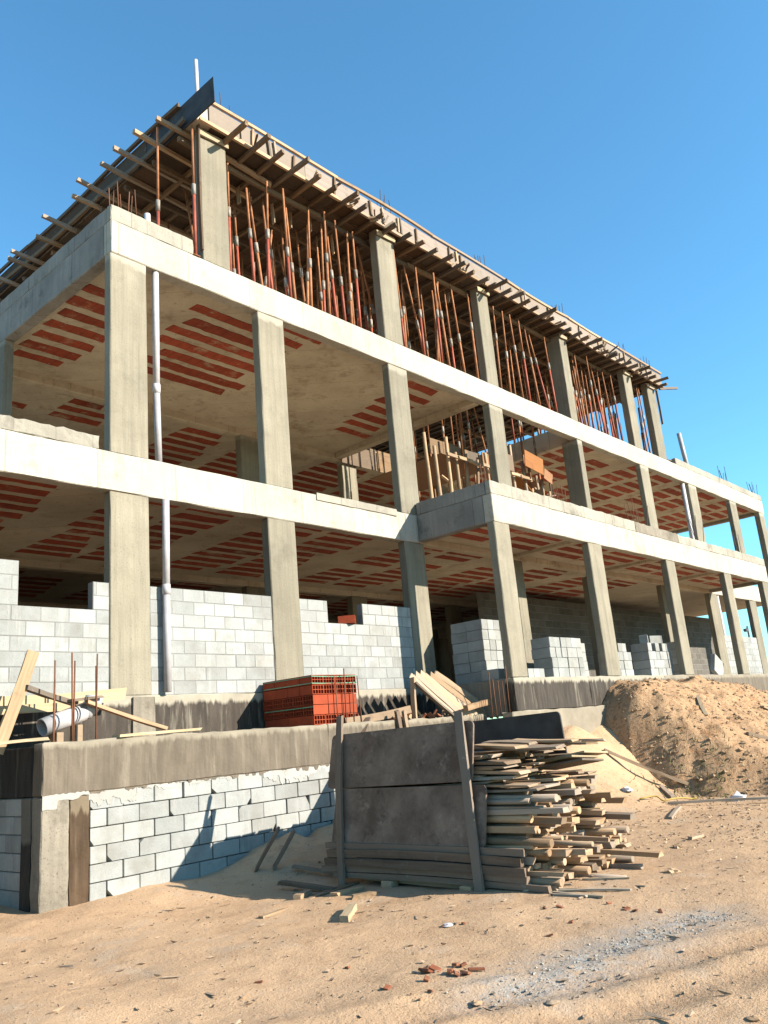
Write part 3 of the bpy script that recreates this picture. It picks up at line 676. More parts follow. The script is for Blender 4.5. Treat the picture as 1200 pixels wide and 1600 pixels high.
# dark board at the near corner, boards along the left side
o = plank('corner_board', (1.46, -.66, Z0 + .2), (1.46, 1.55, Z0 + .2), .022, .50, 'blackply', fw, seed=3)
y = 1.3
while y < RYB:
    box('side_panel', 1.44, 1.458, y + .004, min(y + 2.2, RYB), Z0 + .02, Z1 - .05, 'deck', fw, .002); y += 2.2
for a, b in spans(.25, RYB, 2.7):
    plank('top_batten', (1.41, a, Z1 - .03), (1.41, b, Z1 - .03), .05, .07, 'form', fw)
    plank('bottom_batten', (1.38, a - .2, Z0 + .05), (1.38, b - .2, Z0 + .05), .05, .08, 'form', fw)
xj = [2.122, 2.607, 3.04, 3.515, 3.984, 4.442, 4.888]
while xj[-1] < 19.3: xj.append(xj[-1] + rnd(.38, .5))
for i, x in enumerate(xj):
    ye = (-.65, -.66, -.53, -.68, -.48, -.44, -.6)[i] if i < 7 else -rnd(.36, .5) - (.22 if random.random() < .14 else 0)
    plank('joist', (x, ye, Z0 - .06), (x + rnd(-.03, .03), 4.6, Z0 - .06), .065, .08, 'form', fw)
    plank('joist', (x + .08, 4.3, Z0 - .06), (x + .08, RYB, Z0 - .06), .065, .08, 'form', fw)
for y, xe in ((.276, 1.11), (.78, .98), (1.36, .967), (1.85, .99), (2.51, .90), (2.985, 1.05), (3.898, .93), (4.6, 1.15), (5.38, 1.01), (5.67, 1.08), (6.5, 1.0)):
    plank('joist', (xe - .12, y, Z0 - .035), (3.4, y + rnd(-.04, .04), Z0 - .145), .06, .075, 'wood', fw)
for y in (.35, 1.15, 2.0, 2.9, 3.8, 4.8, 6.0, 7.2, 8.6, 10):
    for a, b in spans(1.6, 19.5, 3.2): plank('bearer', (a - .15, y + rnd(-.04, .04), Z0 - .15), (b + .15, y + rnd(-.04, .04), Z0 - .15), .06, .09, 'form', fw)
y = .26
while y < RYB - .2:
    x = 1.48
    while x < RXB - .1:
        box('deck_panel', x + .003, min(x + 2.2, RXB) - .003, y + .003, min(y + 1.1, RYB) - .003, Z0 - .014, Z0 + .004, 'deck', fw, .002); x += 2.2
    y += 1.1
for x in (2.3, 3.0, 3.75, 4.35, 4.9, 5.5, 7.2, 8.1, 9.0, 10.9, 11.9, 12.7, 14.6, 15.5, 16.4):   # short boards hanging from the deck
    xx = x + rnd(-.2, .2); yy = rnd(.5, 1.1); l = rnd(.16, .42)
    plank('cleat', (xx, yy, Z0 - .16 - l), (xx + rnd(-.05, .05), yy, Z0 - .12), rnd(.05, .1), .025, 'wood', fw, math.pi / 2)
for x0, x1, _ in UCOLS: plank('column_clamp', (x0 - .02, -.03, Z0 - .13), (x1 + .02, -.03, Z0 - .10), .03, .11, 'yellow', fw)
plank('column_board', (1.60, -.02, 7.0), (1.60, -.02, Z0 - .02), .07, .03, 'form', fw, math.pi / 2)
plank('stray_joist', (19.5, -.1, Z0 - .09), (20.42, -.33, Z0 + .1), .06, .07, 'greywood', fw)
plank('column_board', (19.42, -.02, 8.1), (19.40, -.02, Z0 - .02), .06, .03, 'form', fw, math.pi / 2)
slabroof = conc('wet_slab', 1.5, RXB - .02, -.1, RYB, Z0 + .03, Z1 - .09, 'floor', fw, .003, 1.5)

# ---------------------------------------------------------------- steel props under the formwork
def prop(x, y, z0, z1, dx, dy, label, group, rusty):
    r = empty('steel_prop', (x, y, z0), label, 'prop', group)
    p0, p1 = Vector((x, y, z0)), Vector((x + dx, y + dy, z1)); h = rnd(.36, .64); pm = p0.lerp(p1, h)
    d = (p1 - p0).normalized()
    tube('lower_tube', p0, pm, .028, 'rust' if rusty else 'red', r, n=8)
    tube('collar', pm - d * .10, pm + d * .10, .036, 'galv', r, n=8)
    tube('upper_tube', pm, p1, .021, 'rust', r, n=8)
    box('base_plate', x - .06, x + .06, y - .05, y + .05, z0, z0 + .008, 'rust', r, 0)
BAY = [(1.0, 2.3, 'corner column and roof corner'), (2.3, 6.05, 'first and second columns'), (6.05, 9.6, 'second and third columns'), (9.6, 13.4, 'third and fourth columns'), (13.4, 17.2, 'fourth and fifth columns'), (17.2, 20, 'last two columns')]
def bayname(x):
    for i, (a, b, t) in enumerate(BAY):
        if a <= x < b: return i, t
    return 5, BAY[5][2]
fr = [2.36, 3.12, 3.62, 4.21, 4.62, 5.05, 5.55, 6.78, 7.54, 8.0, 8.43, 8.95, 9.42, 10.29, 10.75, 11.2, 11.6, 12.0, 12.6, 13.0, 14.1, 14.6, 15.1, 15.7, 16.2, 16.7, 17.8, 18.3, 18.6]
for x in fr:
    i, t = bayname(x); big = x > 9.6 and random.random() < .35
    prop(x, .14 + rnd(-.03, .1), B2T, Z0 - .20, rnd(-.16, .16) + (rnd(-.5, .3) if big else 0), rnd(-.03, .05) + (.12 if big else 0), 'sunlit top-floor steel prop in the front row between the ' + t, 'front row props, bay %d' % (i + 1), random.random() < .4)
prop(1.02, .34, B2T, Z0 - .14, .02, 0, 'red steel prop standing alone at the kerb outside the corner column', None, False)
prop(1.50, .02, B2T, Z0 - .05, .0, 0, 'red steel prop pressed against the left edge of the corner column', None, False)
for ry, row, gap in ((.45, 'second', .38), (.85, 'third', .42), (1.4, 'fourth', .55), (2.3, 'fifth', .8), (3.3, 'sixth', .95), (4.6, 'seventh', 1.1)):
    x = 2.5 + rnd(0, .4)
    while x < 19.3:
        i, t = bayname(x)
        if not (HX0 - .25 < x < HX1 + .25 and HY0 < ry < HY1):
            big = random.random() < .22
            prop(x, ry + rnd(-.15, .15), B2T - .012, Z0 - .20 - (rnd(0, .5) if random.random() < .15 else 0), rnd(-.14, .14) + (rnd(-.6, .6) if big else 0), rnd(-.06, .06), 'shaded top-floor prop in the %s row back between the %s' % (row, t), '%s row props, bay %d' % (row, i + 1), random.random() < .55)
        x += gap * rnd(.75, 1.25)
for j in range(14):
    x = HX0 + .2 + j * .29; y = rnd(.7, 3.8)
    prop(x, y, B1T - .01, Z0 - .2, rnd(-.1, .1), rnd(-.1, .1), 'long steel prop rising through the stair opening behind the orange formwork', 'props in the stair opening', True)

# ---------------------------------------------------------------- stair formwork in the opening
sf = empty('stair_formwork', (10.8, 1.4, B1T), 'orange plywood stair formwork on round timber posts inside the second floor', 'formwork')
def ply(name, c, L, W, H, rx=0, ry=0, rz=0, mat='orange'):
    mobj(name, bbox_mesh(L, W, H, mat, .003), T(*c) @ Euler((rx, ry, rz)).to_matrix().to_4x4(), sf)
ply('landing_panel', (9.5, 1.9, 5.18), 1.9, 2.2, .02)
for i, x in enumerate((8.6, 9.08, 9.56, 10.04)): ply('side_board', (x, 1.0 + rnd(-.04, .04), 5.36 + rnd(-.02, .03)), .47, .022, .36 + rnd(-.04, .06), 0, rnd(-.03, .03), 0, 'form')  # darker timber colour here paints the shade on the left boards
ply('side_board', (10.5, .9, 5.4), .45, .022, .36)
ply('side_board', (11.0, .7, 5.42), .62, .022, .42); ply('side_board', (12.05, .55, 5.55), .85, .022, .44, 0, .12); ply('side_board', (12.75, .6, 5.32), .4, .022, .3, 0, .3)
for x in (10.0, 11.4, 12.8): ply('added_sun_screen', (x, 4.62, 6.52), 1.36, .022, .62, 0, 0, 0, 'form')  # added panels hiding the sunlit beam behind the opening
ply('flight_panel', (12.6, 1.5, 4.55), 2.6, 1.5, .02, 0, .58)
for i in range(7): ply('riser_board', (11.9 + i * .26, 1.3, 5.2 - i * .17), .022, 1.4, .17)
for i, x in enumerate((8.0, 8.35, 8.75, 9.1, 9.5, 9.9, 10.3, 10.6, 11.35, 11.9, 12.2, 12.5, 12.8, 13.0, 13.25)):
    ht = 5.15 if x < 11 else 5.9 - (x - 11) * .45
    tube('post', (x, .8 + rnd(-.08, .2), B1T - .01), (x + rnd(-.07, .07), .8, ht + rnd(0, .45)), .045, 'wood', sf, .038, 8, .008, i)
for i in range(10):
    x = rnd(8.5, 13.2); plank('brace', (x, .7 + rnd(0, .4), rnd(4.0, 5.2)), (x + rnd(-.9, .9), .7 + rnd(0, .4), rnd(3.8, 5.3)), .07, .025, 'wood', sf)
for i in range(8):
    x = 8.5 + i * .42; plank('ledger', (x, .62, 5.10), (x + .55, .66, 5.10 + rnd(-.03, .03)), .05, .07, 'wood', sf)
for i in range(12):
    x = 12.2 + i * .13; plank('offcut', (x, .6 + rnd(0, .5), 5.05 - i * .11 + rnd(-.1, .1)), (x + rnd(.15, .5), .6 + rnd(0, .5), 5.0 - i * .11 + rnd(-.2, .2)), .06, .03, 'wood', sf)

# ---------------------------------------------------------------- pipes
def pipe(label, pts, r, group=None):
    p = empty('drain_pipe', pts[0], label, 'pipe', group)
    for a, b in zip(pts[:-1], pts[1:]): tube('pipe_length', a, b, r, 'pvc', p, n=14, open_end=True)
    for q in pts[1:-1]: tube('socket', (q[0], q[1], q[2] - .07), (q[0], q[1], q[2] + .07), r * 1.16, 'pvc', p, n=14)
pipe('tall white plastic drain pipe beside the corner column on the second floor', [(.80, .08, B1T), (.78, .08, 4.4), (.79, .08, B2B)], .05)
pipe('white plastic drain pipe running down the block wall on the ground floor', [(.80, -.055, .03), (.80, -.055, 1.4), (.815, -.055, B1B - .02)], .05)
pipe('white pipe stub rising behind the kerb of the top floor', [(.76, .22, B2T), (.75, .22, 7.40)], .05)
pipe('tiny white pipe stub at the end of the kerb near the red prop', [(1.36, .16, B2T), (1.36, .16, 7.22)], .03)
pipe('leaning white plastic pipe standing on the bare slab right of the formwork', [(21.75, .3, B2T), (21.52, .3, 8.35)], .075)
pipe('white drain pipe beside the second-floor column at the right', [(20.5, .12, B1T), (20.5, .12, B2B)], .07)
pipe('white drain pipe beside a ground-floor column at the right', [(21.6, .1, 0), (21.6, .1, B1B)], .06)
tag(tube('white_post', (1.85, .3, Z1 - .09), (1.83, .3, 11.1), .038, 'pvc', n=6), 'white post standing upright on the roof above the corner', 'post')

# ---------------------------------------------------------------- starter bars
def rebars(label, pts, h, mat='rebar', r=.007, group=None, spread=.03):
    t = empty('starter_bars', pts[0], label, 'rebar', group)
    for p in pts:
        hh = h * rnd(.75, 1.1); tube('bar', p, (p[0] + rnd(-spread, spread), p[1] + rnd(-spread, spread), p[2] + hh), r, mat, t, n=6)
rebars('rusty starter bars sticking up from the kerb above the corner column', [(.02 + .075 * i, .07 + .05 * (i % 2), K2 - .1) for i in range(7)], .55, r=.009)
RT = Z1 - .1
for x, t in ((2.0, 'beside the white post at the roof corner'), (6.3, 'above the second top-floor column'), (9.8, 'above the third top-floor column'), (13.5, 'above the fourth top-floor column'), (17.3, 'above the fifth top-floor column'), (19.0, 'at the far end of the roof')):
    rebars('thin dark starter bars on the roof ' + t, [(x + .09 * i, .05 + .12 * (i % 2), RT) for i in range(5)], .62, 'steel', .008)
rebars('rusty starter bars on the projecting terrace at its near corner', [(6.75 + .06 * i, PD + .3 + .1 * (i % 2), PT) for i in range(4)], .75)
rebars('rusty starter bars on the terrace in front of the deep fifth column', [(9.3 + .11 * i, PD + .35 + .1 * (i % 2), PT - .02) for i in range(6)], .85)
rebars('rusty starter bars on the terrace in front of the sixth column', [(12.9 + .1 * i, PD + .35 + .1 * (i % 2), PT - .02) for i in range(7)], 1.0, spread=.15)
for x, t in ((24.5, 'left'), (27.6, 'right')): rebars('grey starter bars on the bare slab at the far right, the %s clump' % t, [(x + .09 * i, .1 + .14 * (i % 2), B2T) for i in range(6)], .8, 'steel', .009, spread=.1)
rebars('dark starter bars leaning on the terrace between the last columns', [(16.6 + .12 * i, PD + .4, PT - .02) for i in range(6)], 1.1, 'steel', .008, spread=.25)
rebars('dark starter bars at the far right end of the terrace', [(19.6 + .1 * i, PD + .3, PT - .02) for i in range(5)], 1.0, 'steel', .008, spread=.1)
for x, t in ((-1.22, 'leftmost'), (-1.0, 'middle'), (-.73, 'rightmost')): rebars('two rusty upright bars at the left end of the retaining wall, %s pair' % t, [(x, -.95, -.7), (x + .02, -.93, -.7)], 1.02, r=.010, spread=.02)
rebars('thin upright bars standing in front of the red brick pack', [(2.85 + .16 * i, -1.12, -.62) for i in range(4)], .84, r=.008, spread=.02)
rebars('thin rusty bars at the corner of the dark plinth under the projection', [(6.05 + .07 * i, -1.5 - .04 * i, -.62) for i in range(5)], .75, r=.008, spread=.02)
# clutter on the slab at the far right of the top floor
t = empty('timber_heap', (20.6, .6, B2T), 'small brown heap of timber beside the leaning white pipe', 'timber')
for i in range(9): plank('board', (20.1 + rnd(0, .3), .4 + rnd(0, .7), B2T + .05 + i * .06), (21.2 + rnd(-.2, .2), .4 + rnd(0, .7), B2T + .05 + i * .06 + rnd(-.1, .1)), .12, .045, 'form', t)

# ---------------------------------------------------------------- red hollow brick pack
def brick_mesh(w, h, d, nx, nz):
    bm = bmesh.new(); wl = .008
    xs_ = [-w / 2]; zs_ = [-h / 2]
    cw = (w - wl * (nx + 1)) / nx; ch = (h - wl * (nz + 1)) / nz
    for i in range(nx): xs_ += [xs_[-1] + wl, xs_[-1] + wl + cw]
    xs_.append(w / 2)
    for i in range(nz): zs_ += [zs_[-1] + wl, zs_[-1] + wl + ch]
    zs_.append(h / 2)
    for sy in (-1, 1):
        g = [[bm.verts.new((x, sy * d / 2, z)) for x in xs_] for z in zs_]
        for j in range(len(zs_) - 1):
            for i in range(len(xs_) - 1):
                f = (g[j][i], g[j][i + 1], g[j + 1][i + 1], g[j + 1][i])
                if i % 2 == 1 and j % 2 == 1:
                    b = [bm.verts.new((v.co.x, sy * (d / 2 - .07), v.co.z)) for v in f]
                    for a in range(4): bm.faces.new((f[a], f[(a + 1) % 4], b[(a + 1) % 4], b[a]))
                    bm.faces.new(b)
                else: bm.faces.new(f)
    c = [[bm.verts.new((sx * w / 2, sy * d / 2, sz * h / 2)) for sx, sz in ((-1, -1), (1, -1), (1, 1), (-1, 1))] for sy in (-1, 1)]
    for a in range(4): bm.faces.new((c[0][a], c[0][(a + 1) % 4], c[1][(a + 1) % 4], c[1][a]))
    bmesh.ops.recalc_face_normals(bm, faces=bm.faces[:])
    return bm_mesh(bm, 'hollow_brick', 'brick')
BR = brick_mesh(.214, .128, .28, 4, 2)
bp = empty('brick_pack', (2.88, -.55, -.55), 'strapped pack of red hollow clay bricks on the terrace in front of the block wall', 'bricks')
for r in range(5):
    z = -.545 + .066 + r * .137; turned = r in (1, 2)
    if not turned:
        for i in range(4):
            for j in range(4): 
                if 0 < i < 3 and 0 < j < 3 and r < 4: continue
                mobj('brick', BR, T(2.55 + i * .219 + rnd(-.004, .004), -.94 + j * .262, z) @ Matrix.Rotation(rnd(-.012, .012), 4, 'Z') @ Matrix.Scale(.92, 4, (0, 1, 0)), bp)
    else:
        for i in range(3):
            for j in range(5):
                if i == 1 and 0 < j < 4: continue
                mobj('brick', BR, T(2.583 + i * .29 + rnd(-.005, .005), -.97 + j * .213, z) @ Matrix.Rotation(math.pi / 2, 4, 'Z') @ Matrix.Scale(.97, 4, (1, 0, 0)), bp)
for z in (.02, .115):
    plank('strap', (2.435, -1.073, z), (3.32, -1.073, z), .004, .013, 'strap', bp, seed=1); plank('strap', (2.434, -1.07, z), (2.434, -.05, z), .004, .013, 'strap', bp, seed=1)
plank('strap', (2.433, -1.075, -.30), (2.433, -.05, -.30), .004, .013, 'strap', bp, seed=1)
t = empty('loose_brick', (4.42, .1, 1.09), 'single red hollow brick lying on the low part of the stepped block wall', 'brick')
mobj('brick_body', BR, T(4.42, .09, 1.09 + .068) @ Matrix.Rotation(math.pi / 2 - .9, 4, 'Z'), t)

# ---------------------------------------------------------------- stacks of concrete blocks inside
def stack(label, x0, y0, nx, ny, nz, rag=0, w=.19, d=.36, h=.185, z0=0.0):
    t = empty('block_stack', (x0, y0, z0), label, 'blocks', 'stacks of grey blocks on the ground floor')
    for k_ in range(nz):
        for i in range(nx):
            for j in range(ny):
                if 0 < i < nx - 1 and 0 < j < ny - 1 and k_ < nz - 1: continue
                if rag and k_ == nz - 1 and random.random() < rag: continue
                o = box('block', x0 + i * w + .003, x0 + (i + 1) * w - .003, y0 + j * d + .003, y0 + (j + 1) * d - .003, z0 + k_ * h + .002, z0 + (k_ + 1) * h - .002, 'block', t, .005)
                o.location.x += rnd(-.008, .008); o.location.y += rnd(-.012, .012)
    return t
stack('tall stack of grey blocks left of the first projecting column', 6.72, -1.02, 6, 2, 6)
stack('low row of grey blocks at the foot of the tall stack', 6.50, -1.40, 8, 1, 1)
stack('square stack of grey blocks right of the first projecting column', 8.30, -1.42, 6, 1, 4, w=.2, d=.42, h=.195)
stack('shaded stack of grey blocks beside the second projecting column', 9.62, -1.0, 4, 1, 4, w=.2, d=.42, h=.19)
stack('stack of grey blocks with loose blocks on top past the second projecting column', 12.45, -1.45, 6, 1, 4, .3, w=.2, d=.42, h=.19)
stack('narrow stack of grey blocks in the light behind the second projecting column', 11.3, -1.2, 4, 1, 4, .3, w=.2, d=.42, h=.19)
stack('stack of grey blocks with a broken edge before the last block partition', 16.2, -.6, 3, 2, 5, .2, w=.24, d=.42, h=.2)
stack('few grey blocks deep in shade behind the tall stack', 6.2, .6, 3, 1, 5)
t = tag(mobj('concrete_slab_piece', bbox_mesh(.55, .12, .5, 'block', .008), T(16.9, -1.25, .24) @ Euler((0, .5, 0)).to_matrix().to_4x4()), 'grey slab piece leaning against the broken-edged block stack', 'slab')
for i, (x, y, z, rz, lb) in enumerate(((12.75, -1.25, .86, .4, 'left of the three'), (13.2, -1.25, .86, -.3, 'middle of the three'), (13.45, -1.2, .86, .9, 'right of the three'))):
    tag(mobj('loose_block', bbox_mesh(.36, .19, .18, 'block', .005), T(x, y, z) @ Matrix.Rotation(rz, 4, 'Z')), 'loose grey block lying askew on top of the ragged stack, %s' % lb, 'block', 'loose blocks on the ragged stack')

# ---------------------------------------------------------------- timber stack with leaning plywood shutters
GB = -2.19
before_stack = set(bpy.data.objects)
def PXL(z): return 0.97 + (z - GB) / 1.5 * 0.36
def rounded_panel(name, W, H, th, mat, parent, Mw, r=.05, label=None):
    bm = bmesh.new(); P = []
    for cx, cz, a0 in ((W / 2 - r, H / 2 - r, 0), (-W / 2 + r, H / 2 - r, 90), (-W / 2 + r, -H / 2 + r, 180), (W / 2 - r, -H / 2 + r, 270)):
        for a in range(0, 91, 30): P.append((cx + r * math.cos(math.radians(a0 + a)), cz + r * math.sin(math.radians(a0 + a))))
    f = [bm.verts.new((x, -th / 2, z)) for x, z in P]; b = [bm.verts.new((x, th / 2, z)) for x, z in P]
    bm.faces.new(f); bm.faces.new(b[::-1])
    for i in range(len(P)): j = (i + 1) % len(P); bm.faces.new((f[i], b[i], b[j], f[j]))
    bmesh.ops.recalc_face_normals(bm, faces=bm.faces[:])
    return mobj(name, bm_mesh(bm, name, mat), Mw, parent)
lean = math.atan2(.36, 1.5)
def side_M(x, yc, zc, tilt=0.0, yaw=0.0):   # local X along -Y world, local Y along +X
    R = Matrix(((0, 1, 0), (-1, 0, 0), (0, 0, 1))).to_4x4()
    return T(x, yc, zc) @ Matrix.Rotation(lean, 4, 'Y') @ Matrix.Rotation(tilt, 4, 'X') @ R
PAN = 2.02
tag(rounded_panel('plywood_panel', PAN, .575, .022, 'darkply', None, side_M(PXL(-1.575), -3.74, -1.575, .0)), 'lower dark plywood shutter leaning on the timber stack', 'panel')
tag(rounded_panel('plywood_panel', PAN - .02, .585, .022, 'darkply', None, side_M(PXL(-.99), -3.58, -.99, -.012)), 'upper dark plywood shutter leaning on the timber stack', 'panel')
def dirp(z, off): return PXL(z) - off
tag(plank('upright_board', (dirp(-2.2, .055), -2.98, gz(.93, -2.98) - .03), (dirp(-.55, .055), -2.72, -.52), .03, .085, 'greywood', roll=math.pi / 2 * 0), 'left upright board holding the dark plywood shutters', 'board')
tag(plank('upright_board', (dirp(-2.2, .055), -4.74, gz(.93, -4.74) - .03), (dirp(-.62, .055), -4.42, -.60), .03, .095, 'greywood'), 'right upright board holding the dark plywood shutters', 'board')
tag(rounded_panel('plywood_panel', 2.35, .62, .022, 'blackply', None, T(3.08, -3.36, -.995) @ Matrix.Rotation(-.05, 4, 'Y') @ Matrix.Rotation(-.018, 4, 'X') @ Matrix(((0, 1, 0), (-1, 0, 0), (0, 0, 1))).to_4x4(), .05), 'black plywood shutter standing behind the timber stack', 'panel')
# planks showing below the shutters on the left side
zz = GB + .05
for i in range(5):
    hh = (.05, .06, .075, .075, .06)[i]
    tag(plank('stack_plank', (PXL(zz) - .0 + rnd(-.02, .02), -2.72 + rnd(-.08, .12), zz + .01), (PXL(zz) + rnd(-.02, .02), -5.2 + rnd(-.35, .2), zz - .01), .05, hh, 'greywood'), 'long grey plank under the leaning plywood shutters, number %s from the ground' % ('one', 'two', 'three', 'four', 'five')[i] if False else 'long grey plank below the leaning shutters, %s of five' % ('lowest', 'second up', 'middle', 'fourth up', 'topmost')[i], 'plank')
    zz += hh + .006
def yend(z, x):
    # how far the ends stick out to the right, by height
    t = (z - GB) / 1.2
    if t < .32: b = -5.55
    elif t < .72: b = -5.38
    else: b = -5.05
    return b + .3 + (x - 1.4) * .22
zz = GB + .03; layer = 0
LAY = ('bottom', 'lower middle', 'upper middle', 'top')
while zz < -1.06:
    fr_ = (zz - GB) / 1.13; thick = rnd(.036, .066) if fr_ < .7 else rnd(.024, .036)
    li = min(3, int(fr_ * 4)); x = PXL(zz) + .05 + rnd(0, .03)
    while x < 2.95:
        wd = rnd(.055, .125) if fr_ < .7 else rnd(.12, .28)
        x += wd / 2; ye = yend(zz, x) + random.gauss(0, .2); ye = max(ye, -6.1)
        if fr_ < .3 and random.random() < .1: ye -= rnd(.1, .35)
        L = rnd(1.9, 2.5); y0 = min(ye + L, -2.6)
        kind = random.random(); g = 'timbers in the %s courses of the stack' % LAY[li]
        tilt = rnd(-.09, .06)
        if kind < .30 and fr_ < .7:
            o = tube('timber_pole', (x, ye, zz + tilt * .3), (x + (random.gauss(0, .09) if x > PXL(zz) + .35 else .04), y0, zz + rnd(-.01, .01)), thick * .58, 'oldwood', None, thick * .46, 9, .010, random.randrange(12))
            tag(o, 'rough round timber pole with a sunlit end in the %s courses of the stack' % LAY[li], 'timber', 'poles, ' + g)
        else:
            o = plank('timber', (x, ye, zz + tilt * .4), (x + (random.gauss(0, .10) if x > PXL(zz) + .3 else .03), y0, zz + rnd(-.01, .01)), wd * .93, thick * rnd(.6, 1.0), ('oldwood', 'wood', 'oldwood')[random.randrange(3)], None, rnd(-.06, .06), random.randrange(40))
            tag(o, ('thin board' if fr_ >= .7 else 'sawn timber') + ' with its sunlit end showing in the %s courses of the stack' % LAY[li], 'timber', 'boards, ' + g)
        x += wd / 2 + rnd(0, .02)
    zz += thick * .98; layer += 1
for i in range(16):   # loose boards thrown on top
    x = rnd(1.5, 2.9); y = rnd(-4.9, -3.9); a = rnd(-.5, .5); L = rnd(.6, 1.1); z = -1.03 + rnd(0, .07)
    tag(plank('timber', (x + L / 2 * math.sin(a), y - L / 2 * math.cos(a), z + rnd(-.02, .0)), (x - L / 2 * math.sin(a), y + L / 2 * math.cos(a), z + .03), rnd(.08, .2), .022, 'wood', None, rnd(-.15, .15)), 'short pale board thrown loosely on top of the timber stack', 'timber', 'loose boards on top of the stack')
for i, (x, y, z) in enumerate(((2.25, -5.0, -1.17), (2.35, -5.05, -1.14), (2.1, -5.12, -1.20))):
    o = mobj('board_end', bbox_mesh(.34, .62, .02, 'yellow' if i < 2 else 'greywood', .003), T(x, y, z) @ Euler((-.12, .1, -.35 + .1 * i)).to_matrix().to_4x4())
    tag(o, ('wide yellow board jutting from the upper right of the timber stack, upper one', 'wide yellow board jutting from the upper right of the timber stack, lower one', 'wide grey board jutting out at the right of the timber stack')[i], 'board')
for i in range(6):
    y = rnd(-5.6, -5.0); x = rnd(.9, 1.5)
    tag(plank('lath', (x, y, gz(x, y) + .012), (x + rnd(-.1, .3), y - rnd(.3, .6), gz(x, y - .5) + .012), .03, .015, 'yellow'), 'thin lath lying on the sand below the stack ends', 'lath', 'laths below the stack ends')
box_feet = [(1.02, -3.55), (1.0, -4.55)]
for (x, y), t in zip(box_feet, ('left', 'right')):
    tag(box('bearer_block', x - .06, x + .06, y - .07, y + .07, gz(x, y) - .05, GB + .03, 'oldwood', None, .01), 'short bearer block under the timber stack, %s one' % t, 'block')

for o in set(bpy.data.objects) - before_stack:
    if o.parent is None: o.matrix_basis = T(-.03, -.02, .0) @ o.matrix_basis; WM[o] = o.matrix_basis.copy()

# ---------------------------------------------------------------- planks and pieces around the terrace
def lump(label, p, q, W, H, mat, cat='plank', name='plank', group=None, roll=0): tag(plank(name, p, q, W, H, mat, None, roll), label, cat, group)
for i in range(7):
    xa = 4.72 + i * .165; za = .10 + (i % 3) * .03
    lump('pale plank leaning in the bundle behind the shutters on the terrace', (xa + .1, -.85 + .03 * i, za + .03), (xa + .88 + .03 * i, -1.12 - .01 * (i % 2), -.60), .105, .026, 'wood', group='leaning plank bundle', roll=1.2)
lump('grey plank leaning in front of the pale plank bundle', (4.75, -1.0, .0), (5.45, -1.25, -.62), .1, .03, 'greywood')
lump('upright pale board left of the leaning plank bundle', (4.72, -.95, -.62), (4.78, -.93, .08), .11, .03, 'wood', roll=1.3)
lump('short upright post standing at the retaining wall behind the shutter', (4.05, -1.27, -1.0), (3.97, -1.24, -.42), .07, .05, 'greywood')
lump('second short upright post standing at the retaining wall behind the shutter', (4.17, -1.28, -1.0), (4.12, -1.25, -.43), .06, .05, 'wood')
lump('long dark plank resting on the wall right of the red brick pack', (3.0, -1.1, -.535), (4.55, -1.0, -.40), .05, .11, 'oldwood')
lump('dark plank leaning down the face of the retaining wall', (3.45, -1.12, -.50), (3.02, -1.3, -.86), .11, .03, 'greywood')
lump('pale board lying under the dark plinth of the projection', (5.6, -1.3, -.45), (6.35, -1.25, -.36), .09, .09, 'oldwood')
lump('thin board lying below the plinth beside the plank bundle', (5.5, -1.05, -.55), (6.3, -1.0, -.48), .08, .03, 'wood')
for i in range(14):
    x, y = rnd(4.3, 5.3), rnd(-1.1, -.7)
    tag(mobj('brick_shard', bbox_mesh(.12, .08, .03, 'shard', .004), T(x, y, -.58 + rnd(0, .12)) @ Euler((rnd(-1, 1), rnd(-1, 1), rnd(0, 3))).to_matrix().to_4x4()), 'orange clay shard in the rubble beside the leaning plank bundle', 'shard', 'clay shards on the terrace')
for i in range(10):
    x, y = rnd(4.3, 6.2), rnd(-1.1, -.6)
    lump('scrap of wood in the rubble on the terrace', (x, y, -.58), (x + rnd(-.4, .4), y + rnd(-.2, .2), -.5 + rnd(0, .1)), .06, .03, 'wood', 'scrap', 'wood_scrap', 'wood scraps on the terrace')
lump('thick leaning plank at the left edge of the picture', (-1.72, -.75, -.60), (-1.33, -.68, .44), .13, .045, 'wood', roll=1.2)
lump('brown plank sloping down from the leaning plank', (-1.43, -.72, .06), (-.83, -.70, -.13), .09, .05, 'greywood')
lump('thin plank sloping down to the retaining wall by the white pipe', (-.72, -.75, -.12), (.22, -.85, -.46), .09, .04, 'oldwood')
lump('long pale board laid level in front of the plinth at the left, upper', (-2.3, -.35, -.06), (.02, -.3, .0), .035, .13, 'yellow')
lump('long pale board laid level in front of the plinth at the left, lower', (-2.3, -.42, -.20), (-.72, -.40, -.14), .035, .09, 'yellow')
lump('short brown board across the white pipe elbow', (-.95, -.78, -.10), (-.55, -.70, -.06), .14, .03, 'form')
lump('flat pale board lying on top of the retaining wall', (-.60, -1.16, -.525), (.50, -1.10, -.505), .17, .03, 'yellow')
lump('thin pale board on the return of the wall at the left', (-1.9, -.9, -.52), (-1.3, -1.0, -.50), .12, .03, 'yellow')
p = empty('sewer_pipe', (-1.1, -.6, -.36), 'fat white plastic pipe with an elbow lying behind the left end of the wall', 'pipe')
curve_tube('elbow', [(-.72, -.62, -.22), (-.66, -.615, -.205), (-.61, -.61, -.17), (-.575, -.61, -.115), (-.56, -.61, -.05)], .10, 'pvc', p, 16)
tube('pipe_length', (-1.2, -.66, -.37), (-.70, -.62, -.215), .10, 'pvc', p, n=16, open_end=True)
box('pipe_support', -1.05, -.97, -.7, -.55, -.64, -.43, 'wood', p, .004); box('pipe_support', -.82, -.74, -.69, -.54, -.64, -.36, 'wood', p, .004)

